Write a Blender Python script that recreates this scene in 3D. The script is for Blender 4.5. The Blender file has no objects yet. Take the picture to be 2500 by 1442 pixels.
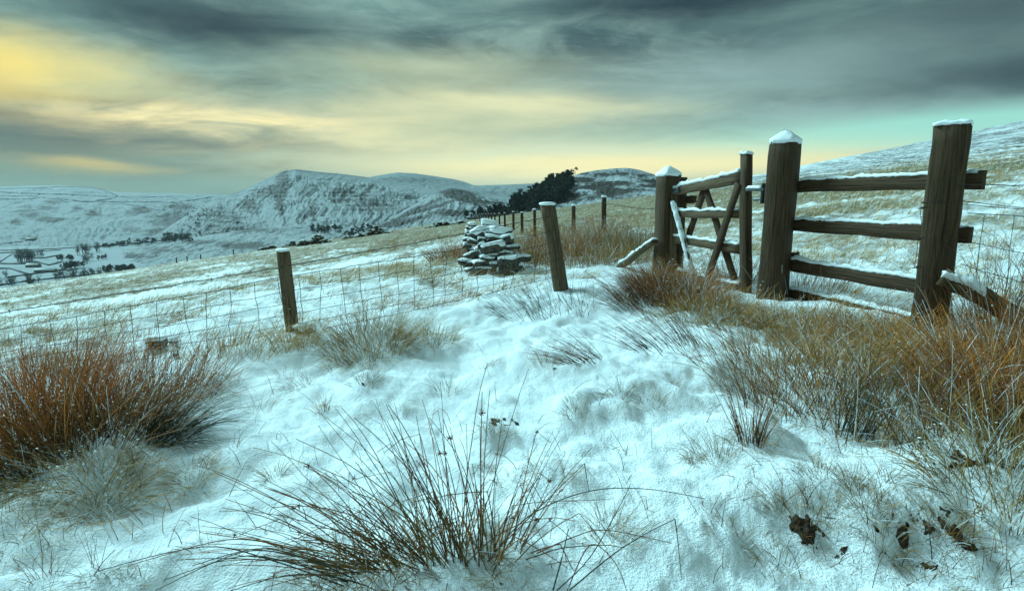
import bpy, math, random
import numpy as np
from mathutils import Vector
rng = np.random.default_rng(7)
random.seed(7)
SC = bpy.context.scene
COL = SC.collection
R = math.radians

# ------------------------------------------------------------------ camera
EYE = 1.0                       # eye height above the trodden path
F = 2500 * 20.0 / 36.0          # focal length in photograph pixels
PITCH = math.atan((721 - 490) / F)
CP, SP = math.cos(PITCH), math.sin(PITCH)
cam_d = bpy.data.cameras.new('camera')
cam = bpy.data.objects.new('camera', cam_d)
COL.objects.link(cam)
cam.location = (0, 0, EYE)
cam.rotation_euler = (R(90) - PITCH, 0, 0)
cam_d.lens = 20.0
cam_d.sensor_width = 36.0
cam_d.clip_start = 0.05
cam_d.clip_end = 30000
SC.camera = cam

# ------------------------------------------------------------------ sky
W = bpy.data.worlds.new('World')
SC.world = W
W.use_nodes = True
NT = W.node_tree
NT.nodes.clear()
SUN_AZ, SUN_EL = R(-48), R(35)


class NG:
    """small helper for node graphs"""
    def __init__(s, nt):
        s.nt = nt

    def n(s, t, **k):
        nd = s.nt.nodes.new(t)
        for a, b in k.items():
            setattr(nd, a, b)
        return nd

    def put(s, sock, v):
        if isinstance(v, bpy.types.NodeSocket):
            s.nt.links.new(v, sock)
        else:
            sock.default_value = v

    def m(s, op, a, b=0.0, c=0.0, clamp=False):
        nd = s.n('ShaderNodeMath', operation=op, use_clamp=clamp)
        for i, v in enumerate((a, b, c)):
            s.put(nd.inputs[i], v)
        return nd.outputs[0]

    def mix(s, f, a, b, blend='MIX'):
        nd = s.n('ShaderNodeMix', data_type='RGBA', blend_type=blend)
        nd.clamp_factor = True
        s.put(nd.inputs[0], f)
        for i, v in ((6, a), (7, b)):
            if not isinstance(v, bpy.types.NodeSocket) and len(v) == 3:
                v = (*v, 1)
            s.put(nd.inputs[i], v)
        return nd.outputs[2]

    def noise(s, vec, scale, detail=4, rough=.5, dist=0.0, out=0):
        nd = s.n('ShaderNodeTexNoise')
        if vec is not None:
            s.nt.links.new(vec, nd.inputs['Vector'])
        nd.inputs['Scale'].default_value = scale
        nd.inputs['Detail'].default_value = detail
        nd.inputs['Roughness'].default_value = rough
        nd.inputs['Distortion'].default_value = dist
        return nd.outputs[out]

    def ss(s, v, a, b, lo=0.0, hi=1.0):
        nd = s.n('ShaderNodeMapRange', interpolation_type='SMOOTHSTEP')
        for i, x in enumerate((v, a, b, lo, hi)):
            s.put(nd.inputs[i], x)
        return nd.outputs[0]

    def comb(s, x, y, z):
        nd = s.n('ShaderNodeCombineXYZ')
        for i, v in enumerate((x, y, z)):
            s.put(nd.inputs[i], v)
        return nd.outputs[0]


def lin(r, g, b):
    f = lambda c: (c / 255 / 12.92) if c <= 10 else ((c / 255 + .055) / 1.055) ** 2.4
    return (f(r), f(g), f(b))


SKY_GAIN = 0.270                 # the sky's radiance before exposure
EXPOSURE = 2.02
HAZE = 5.0e-5                    # density of the air, per metre
g = NG(NT)
tc = g.n('ShaderNodeTexCoord')
sep = g.n('ShaderNodeSeparateXYZ')
NT.links.new(tc.outputs['Generated'], sep.inputs[0])
dx, dy, dz = sep.outputs
az = g.m('ARCTAN2', dx, dy)
el = g.m('ARCSINE', dz)
up = g.m('MAXIMUM', dz, 0.0)
inv = g.m('DIVIDE', 1.0, g.m('ADD', up, .16))
# a flat cloud deck seen in perspective
deck = g.comb(g.m('MULTIPLY', dx, inv), g.m('MULTIPLY', dy, inv), 0.0)
rot = g.n('ShaderNodeMapping')
NT.links.new(deck, rot.inputs[0])
rot.inputs['Rotation'].default_value = (0, 0, R(-32))
rot.inputs['Scale'].default_value = (1.0, 1.6, 1)
n_big = g.noise(rot.outputs[0], .42, 5, .55, .35)
n_mid = g.noise(rot.outputs[0], 1.1, 9, .62, .6)
rot2 = g.n('ShaderNodeMapping')
NT.links.new(g.comb(az, g.m('MULTIPLY', el, 1.9), 0.0), rot2.inputs[0])
rot2.inputs['Rotation'].default_value = (0, 0, R(14))
rot2.inputs['Scale'].default_value = (1.0, 2.0, 1)
n_fine = g.noise(rot2.outputs[0], 3.2, 9, .62, 1.1)
wv = g.noise(deck, .8, 6, .6, .3, out=1)
sw = g.n('ShaderNodeSeparateXYZ')
NT.links.new(wv, sw.inputs[0])
azw = g.m('ADD', az, g.m('MULTIPLY', g.m('SUBTRACT', sw.outputs[0], .5), .26))
elw = g.m('ADD', el, g.m('MULTIPLY', g.m('SUBTRACT', sw.outputs[1], .5), .09))


def blob(u, v, ru, rv, warp=1.0):
    """a soft patch of the sky centred on the direction the photograph shows at (u, v)"""
    x, t = (u - 1250) / F, (v - 721) / F
    Y, Z = CP - t * SP * 1.0, -(SP + t * CP)
    a0 = math.atan2(x, Y)
    e0 = math.asin(Z / math.sqrt(x * x + Y * Y + Z * Z))
    A = azw if warp else az
    E = elw if warp else el
    p = g.m('DIVIDE', g.m('SUBTRACT', A, a0), ru / F)
    q = g.m('DIVIDE', g.m('SUBTRACT', E, e0), rv / F)
    d = g.m('ADD', g.m('MULTIPLY', p, p), g.m('MULTIPLY', q, q))
    return g.m('EXPONENT', g.m('MULTIPLY', d, -1.0))


dens = g.m('ADD', g.m('MULTIPLY', n_big, .55), g.m('MULTIPLY', n_mid, .45))
thin = g.ss(dens, .33, .58)                      # 0 thick and dark .. 1 thin and light
high = g.ss(el, .10, .36)                        # the deck thickens overhead
thin = g.m('MULTIPLY', thin, g.m('SUBTRACT', 1.0, g.m('MULTIPLY', high, .22)))
c = g.mix(thin, lin(46, 72, 83), lin(122, 164, 160))
c = g.mix(g.m('MULTIPLY', g.ss(n_fine, .40, .72), .55), c, lin(160, 194, 184))
c = g.mix(g.m('MULTIPLY', g.ss(n_fine, .52, .28), .35), c, lin(60, 82, 90))
n_wisp = g.noise(rot2.outputs[0], 8.5, 8, .66, 1.6)
c = g.mix(g.m('MULTIPLY', g.ss(n_wisp, .46, .74), .28), c, lin(170, 200, 190))
c = g.mix(g.m('MULTIPLY', g.ss(n_wisp, .50, .26), .18), c, lin(66, 90, 98))
# the light band low over the hills
low = g.m('EXPONENT', g.m('DIVIDE', el, -.13))
low = g.m('MULTIPLY', low, g.ss(n_mid, .15, .62, .45, 1.0))
c = g.mix(g.m('MULTIPLY', low, .55), c, lin(146, 180, 160))


def add(col_in, col, gain, *bl):
    f = None
    for b in bl:
        bb = blob(*b)
        f = bb if f is None else g.m('ADD', f, bb)
    return g.mix(g.m('MULTIPLY', f, gain, clamp=True), col_in, col)


streak = g.ss(n_mid, .30, .66, .15, 1.0)
# dark masses
c = add(c, lin(36, 54, 67), .85, (480, 45, 330, 52), (2280, 60, 400, 80), (1650, 0, 380, 34), (150, 225, 230, 14), (2520, 190, 260, 50))
c = add(c, lin(62, 92, 98), .85, (60, 330, 260, 50), (230, 290, 200, 16), (720, 350, 300, 18))
# pale creamy thin cloud over the middle
c = add(c, lin(196, 208, 170), .62, (1220, 258, 360, 44), (1000, 310, 380, 44), (250, 195, 260, 36), (1050, 170, 300, 40))
c = add(c, lin(152, 186, 184), .62, (1780, 180, 380, 55), (2100, 270, 340, 30))
# yellow light near the hidden sun
c = g.mix(g.m('MULTIPLY', g.m('MULTIPLY', blob(540, 290, 360, 36), streak), 1.25, clamp=True), c, lin(252, 240, 180))
c = g.mix(g.m('MULTIPLY', g.m('MULTIPLY', blob(1240, 262, 300, 30), streak), .85, clamp=True), c, lin(232, 232, 184))
c = g.mix(g.m('MULTIPLY', g.m('MULTIPLY', blob(-10, 150, 170, 38), g.ss(n_mid, .2, .6, .45, 1.0)), 1.0, clamp=True), c, lin(250, 234, 138))
c = add(c, lin(222, 200, 120), .75, (-160, 170, 120, 50), (300, 398, 110, 15), (150, 380, 90, 18))
# clear turquoise gap and the cream band under it
skyt = g.n('ShaderNodeTexSky', sky_type='NISHITA')
skyt.sun_disc = False
skyt.sun_elevation = R(6)
skyt.sun_rotation = SUN_AZ
skyt.altitude = 300
sky_c = g.mix(1.0, skyt.outputs[0], (.10, .10, .10), 'MULTIPLY')
clear = g.mix(.90, sky_c, lin(152, 224, 210))
gap = g.m('ADD', blob(2000, 350, 400, 34, 0), blob(2420, 300, 260, 30, 0))
c = g.mix(g.m('MULTIPLY', gap, g.ss(n_mid, .15, .5, .55, 1.0), clamp=True), c, clear)
c = g.mix(g.m('MULTIPLY', blob(1340, 405, 560, 52, 0), g.ss(n_mid, .15, .55, .6, 1.0), clamp=True), c, lin(250, 247, 192))
c = g.mix(g.m('MULTIPLY', blob(1650, 400, 560, 26, 0), .85, clamp=True), c, lin(250, 240, 178))
c = g.mix(g.m('MULTIPLY', blob(1350, 372, 420, 20), .55, clamp=True), c, lin(206, 226, 196))
# dull green grey air low on the left
c = g.mix(g.m('MULTIPLY', blob(-50, 440, 620, 46, 0), .80, clamp=True), c, lin(120, 148, 132))
bg = g.n('ShaderNodeBackground')
NT.links.new(c, bg.inputs[0])
bg.inputs[1].default_value = SKY_GAIN
wo = g.n('ShaderNodeOutputWorld')
NT.links.new(bg.outputs[0], wo.inputs[0])

# ------------------------------------------------------------------ sun behind cloud
sl = bpy.data.lights.new('sun', 'SUN')
sl.energy = 1.5
sl.angle = R(24)
sl.color = (.52, .92, 1.0)
so = bpy.data.objects.new('sun', sl)
COL.objects.link(so)
sd = Vector((math.sin(SUN_AZ) * math.cos(SUN_EL), math.cos(SUN_AZ) * math.cos(SUN_EL), math.sin(SUN_EL)))
so.rotation_euler = sd.to_track_quat('Z', 'Y').to_euler()
so.location = (0, 0, 60)

SC.view_settings.view_transform = 'Standard'
SC.view_settings.look = 'None'
SC.view_settings.exposure = EXPOSURE
SC.view_settings.gamma = 1
SC.view_settings.use_curve_mapping = False
SC.render.engine = 'CYCLES'
SC.cycles.use_denoising = True
SC.cycles.max_bounces = 6
SC.cycles.diffuse_bounces = 3
SC.cycles.volume_bounces = 0
SC.cycles.transparent_max_bounces = 4
SC.cycles.sample_clamp_indirect = 4

# ------------------------------------------------------------------ numeric noise
_perm = np.random.default_rng(3).permutation(4096).astype(np.int64)
_ang = np.random.default_rng(4).uniform(0, 2 * np.pi, 4096)
_gx, _gy = np.cos(_ang), np.sin(_ang)


def perlin(x, y):
    xi = np.floor(x).astype(np.int64); yi = np.floor(y).astype(np.int64)
    xf = x - xi; yf = y - yi
    u = xf * xf * xf * (xf * (xf * 6 - 15) + 10)
    v = yf * yf * yf * (yf * (yf * 6 - 15) + 10)

    def gr(ix, iy, fx, fy):
        h = _perm[(_perm[ix & 4095] + iy) & 4095]
        return _gx[h] * fx + _gy[h] * fy
    a = gr(xi, yi, xf, yf); b = gr(xi + 1, yi, xf - 1, yf)
    c_ = gr(xi, yi + 1, xf, yf - 1); d = gr(xi + 1, yi + 1, xf - 1, yf - 1)
    return (a + u * (b - a)) * (1 - v) + (c_ + u * (d - c_)) * v * 1.0


def fbm(x, y, oct=4, gain=.5):
    s = 0; a = 1.0
    for i in range(oct):
        s = s + a * perlin(x + 17.3 * i, y - 9.1 * i)
        x = x * 2.03; y = y * 2.03; a *= gain
    return s


def sstep(a, b, v):
    t = np.clip((v - a) / (b - a), 0, 1)
    return t * t * (3 - 2 * t)


# ------------------------------------------------------------------ photograph pixel -> direction
def ray(u, v):
    t = (v - 721) / F
    return np.array([(u - 1250) / F, CP - t * SP, -(SP + t * CP)])


def px(u, v, Y):
    d = ray(u, v)
    p = d * (Y / d[1])
    p[2] += EYE
    return p


def px_plane(u, v, p0, n):
    d = ray(u, v); o = np.array([0, 0, EYE])
    return o + d * (np.dot(np.asarray(p0) - o, n) / np.dot(d, n))


def to_px(P):
    x, y, z = P[..., 0], P[..., 1], P[..., 2] - EYE
    dep = np.maximum(y * CP - z * SP, 1e-6)
    return 1250 + F * x / dep, 721 - F * (z * CP + y * SP) / dep


# posts that fix the layout
P1, P2, P3 = np.array([1.70, 6.3]), np.array([2.27, 4.9]), np.array([2.77, 3.7])
LEAN = np.array([.47, 5.5])
LPOST = np.array([-1.62, 4.05])


def line_side(x, y, a, b):
    """signed distance to the line a->b, positive on its left"""
    d = (b - a) / np.linalg.norm(b - a)
    return d[0] * (y - a[1]) - d[1] * (x - a[0])


MOUNDS = []      # (x, y, radius, height) filled in below by pixel


def ground(x, y, fine=True):
    x = np.asarray(x, float); y = np.asarray(y, float)
    r = np.hypot(x, y)
    near = -1.0 + np.where(x > 0, .02, .05) * x + .03 * (np.clip(y, -5, 20) - 1.4)
    far = -.93 + .138 * x - .018 * y + .00026 * np.maximum(x - 40, 0) ** 2 * np.exp(-np.maximum(x - 250, 0) / 300)
    w = sstep(3.5, 15, r)
    z = near * (1 - w) + far * w
    z = z + .22 * fbm(x / 11, y / 11, 3) * sstep(6, 30, r) + .9 * fbm(x / 60 + 5, y / 60, 2) * sstep(25, 120, r)
    # field hummocks beyond the fences, smoother trodden snow between them
    d1 = line_side(x, y, LPOST - (LEAN - LPOST) * 3, LEAN)
    d2 = line_side(x, y, P1, P3)
    field = np.maximum(np.maximum(sstep(.1, 1.2, d1) * (x < 1.2), sstep(.1, 1.0, d2)), sstep(6.2, 7.5, y))
    tus = np.abs(fbm(x / .75 + 3, y / .55, 3, .55))
    z = z + field * (.17 * tus + .05 * fbm(x / .23, y / .2, 2)) * (.55 + .45 * sstep(0, 30, r))
    path = 1 - field
    z = z + path * (.12 * fbm(x / 1.0 + 8, y / 1.0, 3, .5) + .055 * np.abs(fbm(x / .30, y / .34, 2)))
    for (mx, my, mr, mh) in MOUNDS:
        d = np.hypot(x - mx, y - my)
        if mr < 2:
            sel = d < mr * 2.6
            if not np.any(sel):
                continue
        z = z + mh * np.exp(-(d / mr) ** 2)
    if fine:
        fw = np.exp(-r / 9)
        z = z + fw * (.017 * fbm(x / .09, y / .09, 2) + .010 * np.abs(perlin(x / .035, y / .035)) + .012 * np.maximum(0, perlin(x / .16 + 9, y / .16) - .1))
    # the hillside rolls over into the valley
    a = np.arctan2(x, y)
    rc = 112 + 240 * sstep(.12, .42, a) + 200 * sstep(1.2, 2.0, np.abs(a))
    over = np.maximum(r - rc, 0)
    z = np.where(over > 0, np.maximum(z - .0011 * over ** 2, np.maximum(-125 - .002 * over, z - 400)), z)
    z = np.maximum(z, -128)
    return z + EYE


def hit(u, v, near=.7, farr=400.):
    d = ray(u, v)
    Y = np.exp(np.linspace(math.log(near), math.log(farr), 1600))
    P = d[None, :] * (Y / d[1])[:, None]
    gz = ground(P[:, 0], P[:, 1], False)
    below = np.nonzero(P[:, 2] + EYE <= gz)[0]
    i = below[0] if len(below) else len(Y) - 1
    return np.array([P[i, 0], P[i, 1], gz[i]])


for (u, v, rr, hh) in [(240, 1210, .17, .075), (1280, 900, .20, .07), (1400, 1030, .16, .07), (1215, 1090, .14, .06),
                       (1560, 960, .2, .06), (900, 960, .22, .05), (460, 1190, .12, .04), (1330, 1180, .15, .05),
                       (60, 1290, .16, .06), (400, 1400, .14, .04), (1110, 1400, .22, .05), (1940, 1200, .16, .05),
                       (2200, 1260, .14, .05), (2350, 1150, .2, .06), (640, 1130, .2, .04), (1700, 900, .3, .05),
                       (900, 850, .3, .09), (300, 1100, .35, .07), (1820, 1060, .16, .05), (2000, 1320, .09, -.035),
                       (2220, 1330, .09, -.035), (2100, 960, .35, .06), (1360, 750, .3, .04), (700, 1400, .15, .04)]:
    p = hit(u, v)
    MOUNDS.append((p[0], p[1], rr, hh * 1.45))


# ------------------------------------------------------------------ materials
def mat(name):
    m = bpy.data.materials.new(name)
    m.use_nodes = True
    nt = m.node_tree
    return m, NG(nt), nt.nodes['Principled BSDF']


def bump(q, b, h, strength, dist):
    nd = q.n('ShaderNodeBump')
    nd.inputs['Strength'].default_value = strength
    nd.inputs['Distance'].default_value = dist
    q.put(nd.inputs['Height'], h)
    q.put(b.inputs['Normal'], nd.outputs[0])


def setp(b, rough, spec=.3):
    b.inputs['Roughness'].default_value = rough
    b.inputs['Specular IOR Level'].default_value = spec


def attr(q, name):
    nd = q.n('ShaderNodeAttribute', attribute_name=name)
    return nd


M = {}
SNOWC = (.88, .925, .95)


def m_snow():
    m, q, b = mat('snow')
    t = q.n('ShaderNodeTexCoord').outputs['Object']
    n1 = q.noise(t, 45, 4, .6)
    n2 = q.noise(t, 320, 2, .6)
    c = q.mix(q.ss(n1, .3, .7), (.82, .88, .915), (.91, .945, .96))
    q.put(b.inputs['Base Color'], c)
    setp(b, .65, .25)
    bump(q, b, q.m('ADD', q.m('MULTIPLY', n1, .8), q.m('MULTIPLY', n2, .25)), .5, .012)
    return m


def m_ground():
    m, q, b = mat('snow_and_grass')
    geo = q.n('ShaderNodeNewGeometry').outputs['Position']
    n1 = q.noise(geo, 14, 5, .62)
    n2 = q.noise(geo, 120, 3, .6)
    n3 = q.noise(geo, 1.3, 8, .68, .8)
    mp = q.n('ShaderNodeMapping')
    q.nt.links.new(geo, mp.inputs[0])
    mp.inputs['Scale'].default_value = (1.0, .35, 1)
    n4 = q.noise(mp.outputs[0], .35, 10, .72, .5)
    ga = attr(q, 'grass').outputs['Fac']
    so_ = attr(q, 'soil').outputs['Fac']
    snow = q.mix(q.ss(n1, .3, .7), (.80, .87, .91), (.91, .945, .96))
    straw = q.mix(q.ss(n2, .35, .65), (.10, .085, .045), (.34, .30, .19))
    straw = q.mix(q.ss(n4, .5, .7), straw, (.20, .10, .05))
    cov = q.m('ADD', q.m('MULTIPLY', n3, .6), q.m('MULTIPLY', n4, .4))
    cov = q.m('ADD', cov, q.m('MULTIPLY', q.m('SUBTRACT', n2, .5), .35))
    f = q.ss(q.m('ADD', cov, q.m('MULTIPLY', ga, .42)), .66, .86)
    f = q.m('MULTIPLY', f, q.ss(ga, .0, .25))
    c = q.mix(f, snow, straw)
    heath = q.m('MULTIPLY', attr(q, 'heather').outputs['Fac'], q.ss(q.m('ADD', q.m('MULTIPLY', n3, .5), q.m('MULTIPLY', n4, .5)), .42, .56))
    c = q.mix(heath, c, (.045, .04, .035))
    sf = q.ss(q.m('ADD', so_, q.m('MULTIPLY', q.m('SUBTRACT', n1, .5), .9)), .42, .56)
    c = q.mix(sf, c, (.022, .016, .011))
    q.put(b.inputs['Base Color'], c)
    setp(b, .7, .2)
    h = q.m('ADD', q.m('MULTIPLY', n1, 1.0), q.m('MULTIPLY', n2, .7))
    n5 = q.noise(geo, 480, 2, .6)
    bump(q, b, q.m('ADD', h, q.m('MULTIPLY', n5, .12)), .75, .022)
    return m


def m_hill(name, shaded_snow, vegc, scale, stretch=(1, 1, 1), rotz=0.0):
    m, q, b = mat(name)
    geo = q.n('ShaderNodeNewGeometry').outputs['Position']
    mp = q.n('ShaderNodeMapping')
    q.nt.links.new(geo, mp.inputs[0])
    mp.inputs['Scale'].default_value = stretch
    mp.inputs['Rotation'].default_value = (0, 0, rotz)
    n1 = q.noise(mp.outputs[0], scale, 9, .68, .6)
    n2 = q.noise(mp.outputs[0], scale * 6, 5, .65)
    va = attr(q, 'veg').outputs['Fac']
    f = q.ss(q.m('ADD', q.m('ADD', q.m('MULTIPLY', n1, .65), q.m('MULTIPLY', n2, .35)), q.m('MULTIPLY', va, .45)), .58, .74)
    base = q.mix(q.ss(n1, .3, .7), tuple(x * .9 for x in shaded_snow), shaded_snow)
    q.put(b.inputs['Base Color'], q.mix(f, base, vegc))
    setp(b, .8, .1)
    bump(q, b, q.m('ADD', n1, q.m('MULTIPLY', n2, .4)), .8, .16 / scale)
    return m


def m_wood(name, a, b_, moss):
    m, q, b = mat(name)
    t = q.n('ShaderNodeUVMap').outputs[0]
    mp = q.n('ShaderNodeMapping')
    q.nt.links.new(t, mp.inputs[0])
    mp.inputs['Scale'].default_value = (55, 1.8, 1)
    grain = q.noise(mp.outputs[0], 1.6, 7, .65, .7)
    mp2 = q.n('ShaderNodeMapping')
    q.nt.links.new(t, mp2.inputs[0])
    mp2.inputs['Scale'].default_value = (9, 5, 1)
    blot = q.noise(mp2.outputs[0], 1.0, 5, .6)
    geo = q.n('ShaderNodeNewGeometry').outputs['Position']
    sp = q.noise(geo, 160, 3, .6)
    c = q.mix(q.ss(grain, .34, .62), a, b_)
    c = q.mix(q.m('MULTIPLY', q.ss(blot, .50, .70), .40), c, moss)
    crack = q.ss(grain, .40, .33)
    c = q.mix(q.m('MULTIPLY', crack, .8), c, (.008, .007, .006))
    fr = q.m('MULTIPLY', q.ss(sp, .68, .76), .55)
    c = q.mix(fr, c, (.62, .68, .70))
    q.put(b.inputs['Base Color'], c)
    setp(b, .85, .2)
    bump(q, b, q.m('ADD', grain, q.m('MULTIPLY', sp, .25)), .8, .006)
    return m


def m_col(name, rough=.8, spec=.2, var=0.0):
    """takes its colour from the mesh's own colour attribute"""
    m, q, b = mat(name)
    c = attr(q, 'tint').outputs['Color']
    if var:
        geo = q.n('ShaderNodeNewGeometry').outputs['Position']
        n = q.noise(geo, 60, 3, .6)
        c = q.mix(1.0, c, q.mix(q.ss(n, .3, .7), (1 - var,) * 3, (1 + var,) * 3), 'MULTIPLY')
    q.put(b.inputs['Base Color'], c)
    setp(b, rough, spec)
    return m


def m_plain(name, a, b_, scale, rough, spec=.3, metal=0.0, bmp=0.0):
    m, q, b = mat(name)
    geo = q.n('ShaderNodeNewGeometry').outputs['Position']
    n = q.noise(geo, scale, 5, .6)
    q.put(b.inputs['Base Color'], q.mix(q.ss(n, .35, .65), a, b_))
    setp(b, rough, spec)
    b.inputs['Metallic'].default_value = metal
    if bmp:
        bump(q, b, n, bmp, .01)
    return m


M['snow'] = m_snow()
M['ground'] = m_ground()
M['wood'] = m_wood('weathered_oak', (.030, .018, .010), (.092, .056, .030), (.055, .042, .014))
M['wood_pale'] = m_wood('weathered_softwood', (.060, .038, .022), (.155, .105, .062), (.085, .066, .030))
M['log'] = m_wood('mossy_log', (.05, .035, .02), (.13, .09, .05), (.05, .06, .015))
M['stem'] = m_col('rush_stems', .6, .3)
M['blade'] = m_col('dry_grass', .8, .15)
M['stone'] = m_plain('gritstone', (.035, .032, .026), (.12, .11, .085), 30, .9, .2, 0, .8)
M['wire'] = m_plain('rusty_wire', (.03, .024, .02), (.07, .055, .045), 90, .6, .4, .3)
M['steel'] = m_plain('galvanised_steel', (.09, .11, .12), (.17, .19, .20), 60, .5, .4, .6)
M['twig'] = m_plain('bare_twigs', (.06, .066, .066), (.11, .11, .10), .3, .9, .1)
M['needle'] = m_plain('pine_needles', (.022, .034, .03), (.065, .08, .062), .25, .9, .1)  # lightened so the colour itself carries haze over the distant wood
M['bark'] = m_plain('pine_bark', (.04, .033, .028), (.08, .06, .05), 1.5, .9, .1)
M['hedge'] = m_plain('hedge_twigs', (.05, .06, .062), (.10, .105, .10), .2, .95, .1)
M['wall'] = m_plain('field_wall_stone', (.08, .085, .088), (.15, .155, .155), .8, .95, .1)
M['soil'] = m_plain('wet_peat', (.012, .008, .005), (.085, .050, .026), 55, .85, .3, 0, 1.0)
M['canopy'] = m_plain('glider_fabric', (.05, .05, .05), (.08, .07, .07), .5, .7, .2)
M['barn'] = m_plain('barn_stone', (.10, .085, .075), (.17, .15, .13), .5, .9, .1)


# ------------------------------------------------------------------ mesh helpers
def link(name, me, parent=None, m=None, smooth=False):
    o = bpy.data.objects.new(name, me)
    COL.objects.link(o)
    if parent is not None:
        o.parent = parent
    if m is not None and not me.materials:
        me.materials.append(M[m] if isinstance(m, str) else m)
    if smooth and len(me.polygons):
        me.polygons.foreach_set('use_smooth', np.ones(len(me.polygons), bool))
    return o


def mesh(name, V, F_, tint=None, uv=None, **attrs):
    """V (n,3); F_ a list of int arrays (k,3) or (k,4)"""
    V = np.asarray(V, np.float32)
    F_ = [np.asarray(f, np.int32) for f in F_ if len(f)]
    me = bpy.data.meshes.new(name)
    me.vertices.add(len(V))
    me.vertices.foreach_set('co', V.ravel())
    loops = np.concatenate([f.ravel() for f in F_])
    tot = np.concatenate([np.full(len(f), f.shape[1], np.int32) for f in F_])
    me.loops.add(len(loops))
    me.loops.foreach_set('vertex_index', loops)
    me.polygons.add(len(tot))
    me.polygons.foreach_set('loop_start', np.concatenate([[0], np.cumsum(tot)[:-1]]).astype(np.int32))
    me.polygons.foreach_set('loop_total', tot)
    me.update(calc_edges=True)
    if tint is not None:
        a = me.attributes.new('tint', 'FLOAT_COLOR', 'POINT')
        t = np.ones((len(V), 4), np.float32)
        t[:, :3] = tint
        a.data.foreach_set('color', t.ravel())
    if uv is not None:
        l = me.uv_layers.new(name='UVMap')
        l.data.foreach_set('uv', np.asarray(uv, np.float32)[loops].ravel())
    for k, v in attrs.items():
        a = me.attributes.new(k, 'FLOAT', 'POINT')
        a.data.foreach_set('value', np.asarray(v, np.float32))
    me.validate()
    return me


def tag(o, label, cat, group=None, kind=None):
    o['label'] = label
    if cat:
        o['category'] = cat
    if group:
        o['group'] = group
    if kind:
        o['kind'] = kind
    return o


def thing(name, label, cat, loc, group=None):
    o = bpy.data.objects.new(name, None)
    o.empty_display_size = .1
    COL.objects.link(o)
    o.location = loc
    return tag(o, label, cat, group)


def child(name, me, root, m, smooth=False):
    """me is in world coordinates: shift it to the root's frame"""
    L = np.array(root.location)
    if root.parent is not None:
        L = L + np.array(root.parent.location)
    n = len(me.vertices)
    co = np.empty(n * 3, np.float32)
    me.vertices.foreach_get('co', co)
    me.vertices.foreach_set('co', (co.reshape(-1, 3) - L.astype(np.float32)).ravel())
    return link(name, me, root, m, smooth)


def loft(secs, cap=True, closed=True, uvl=None):
    """secs (K, M, 3) rings -> V, F list, uv"""
    S = np.asarray(secs, float)
    K, N = S.shape[:2]
    V = S.reshape(-1, 3)
    i = np.arange(K - 1)[:, None] * N
    j = np.arange(N if closed else N - 1)[None, :]
    jn = (j + 1) % N
    q = np.stack([i + j, i + jn, i + N + jn, i + N + j], -1).reshape(-1, 4)
    fs = [q]
    per = np.linalg.norm(np.diff(S[0], axis=0, append=S[0][:1]), axis=1)
    uu = np.concatenate([[0], np.cumsum(per)[:-1]])
    cen = S.mean(1)
    vv = np.concatenate([[0], np.cumsum(np.linalg.norm(np.diff(cen, axis=0), axis=1))])
    uv = np.stack([np.broadcast_to(uu, (K, N)), np.broadcast_to(vv[:, None], (K, N))], -1).reshape(-1, 2)
    if cap:
        V = np.vstack([V, cen[0], cen[-1]])
        uv = np.vstack([uv, [uu.mean(), vv[0] - .05], [uu.mean(), vv[-1] + .05]])
        a, b = len(V) - 2, len(V) - 1
        jj = np.arange(N)
        fs.append(np.stack([np.full(N, a), (jj + 1) % N, jj], -1))
        o = (K - 1) * N
        fs.append(np.stack([np.full(N, b), o + jj, o + (jj + 1) % N], -1))
    return V, fs, uv


def merge(parts):
    V, FS, off = [], [], 0
    for v, f in parts:
        V.append(v)
        FS += [np.asarray(x) + off for x in f]
        off += len(v)
    return np.vstack(V), FS


def unit(v):
    v = np.asarray(v, float)
    return v / np.linalg.norm(v)


def board(A, B, up, h, t, jit=.0025, n=9, ch=.004, h2=None, sag=0.0):
    """plank from A to B (centre line), h tall along up, t thick"""
    A, B = np.asarray(A, float), np.asarray(B, float)
    d = unit(B - A)
    up = unit(np.asarray(up, float) - np.dot(up, d) * d)
    s = np.cross(d, up)
    secs = []
    for k in range(n):
        f = k / (n - 1)
        hh = h + ((h2 if h2 else h) - h) * f
        a, b = hh / 2 + rng.normal(0, jit), t / 2 + rng.normal(0, jit * .4)
        c_ = A + (B - A) * f + up * (rng.normal(0, jit) - sag * math.sin(math.pi * f)) + s * rng.normal(0, jit * .5)
        e = ch
        ring = [(-a + e, -b), (a - e, -b), (a, -b + e), (a, b - e), (a - e, b), (-a + e, b), (-a, b - e), (-a, -b + e)]
        secs.append([c_ + up * p + s * q_ for p, q_ in ring])
    V, f, uv = loft(secs)
    return mesh('board', V, f, uv=uv)


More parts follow.
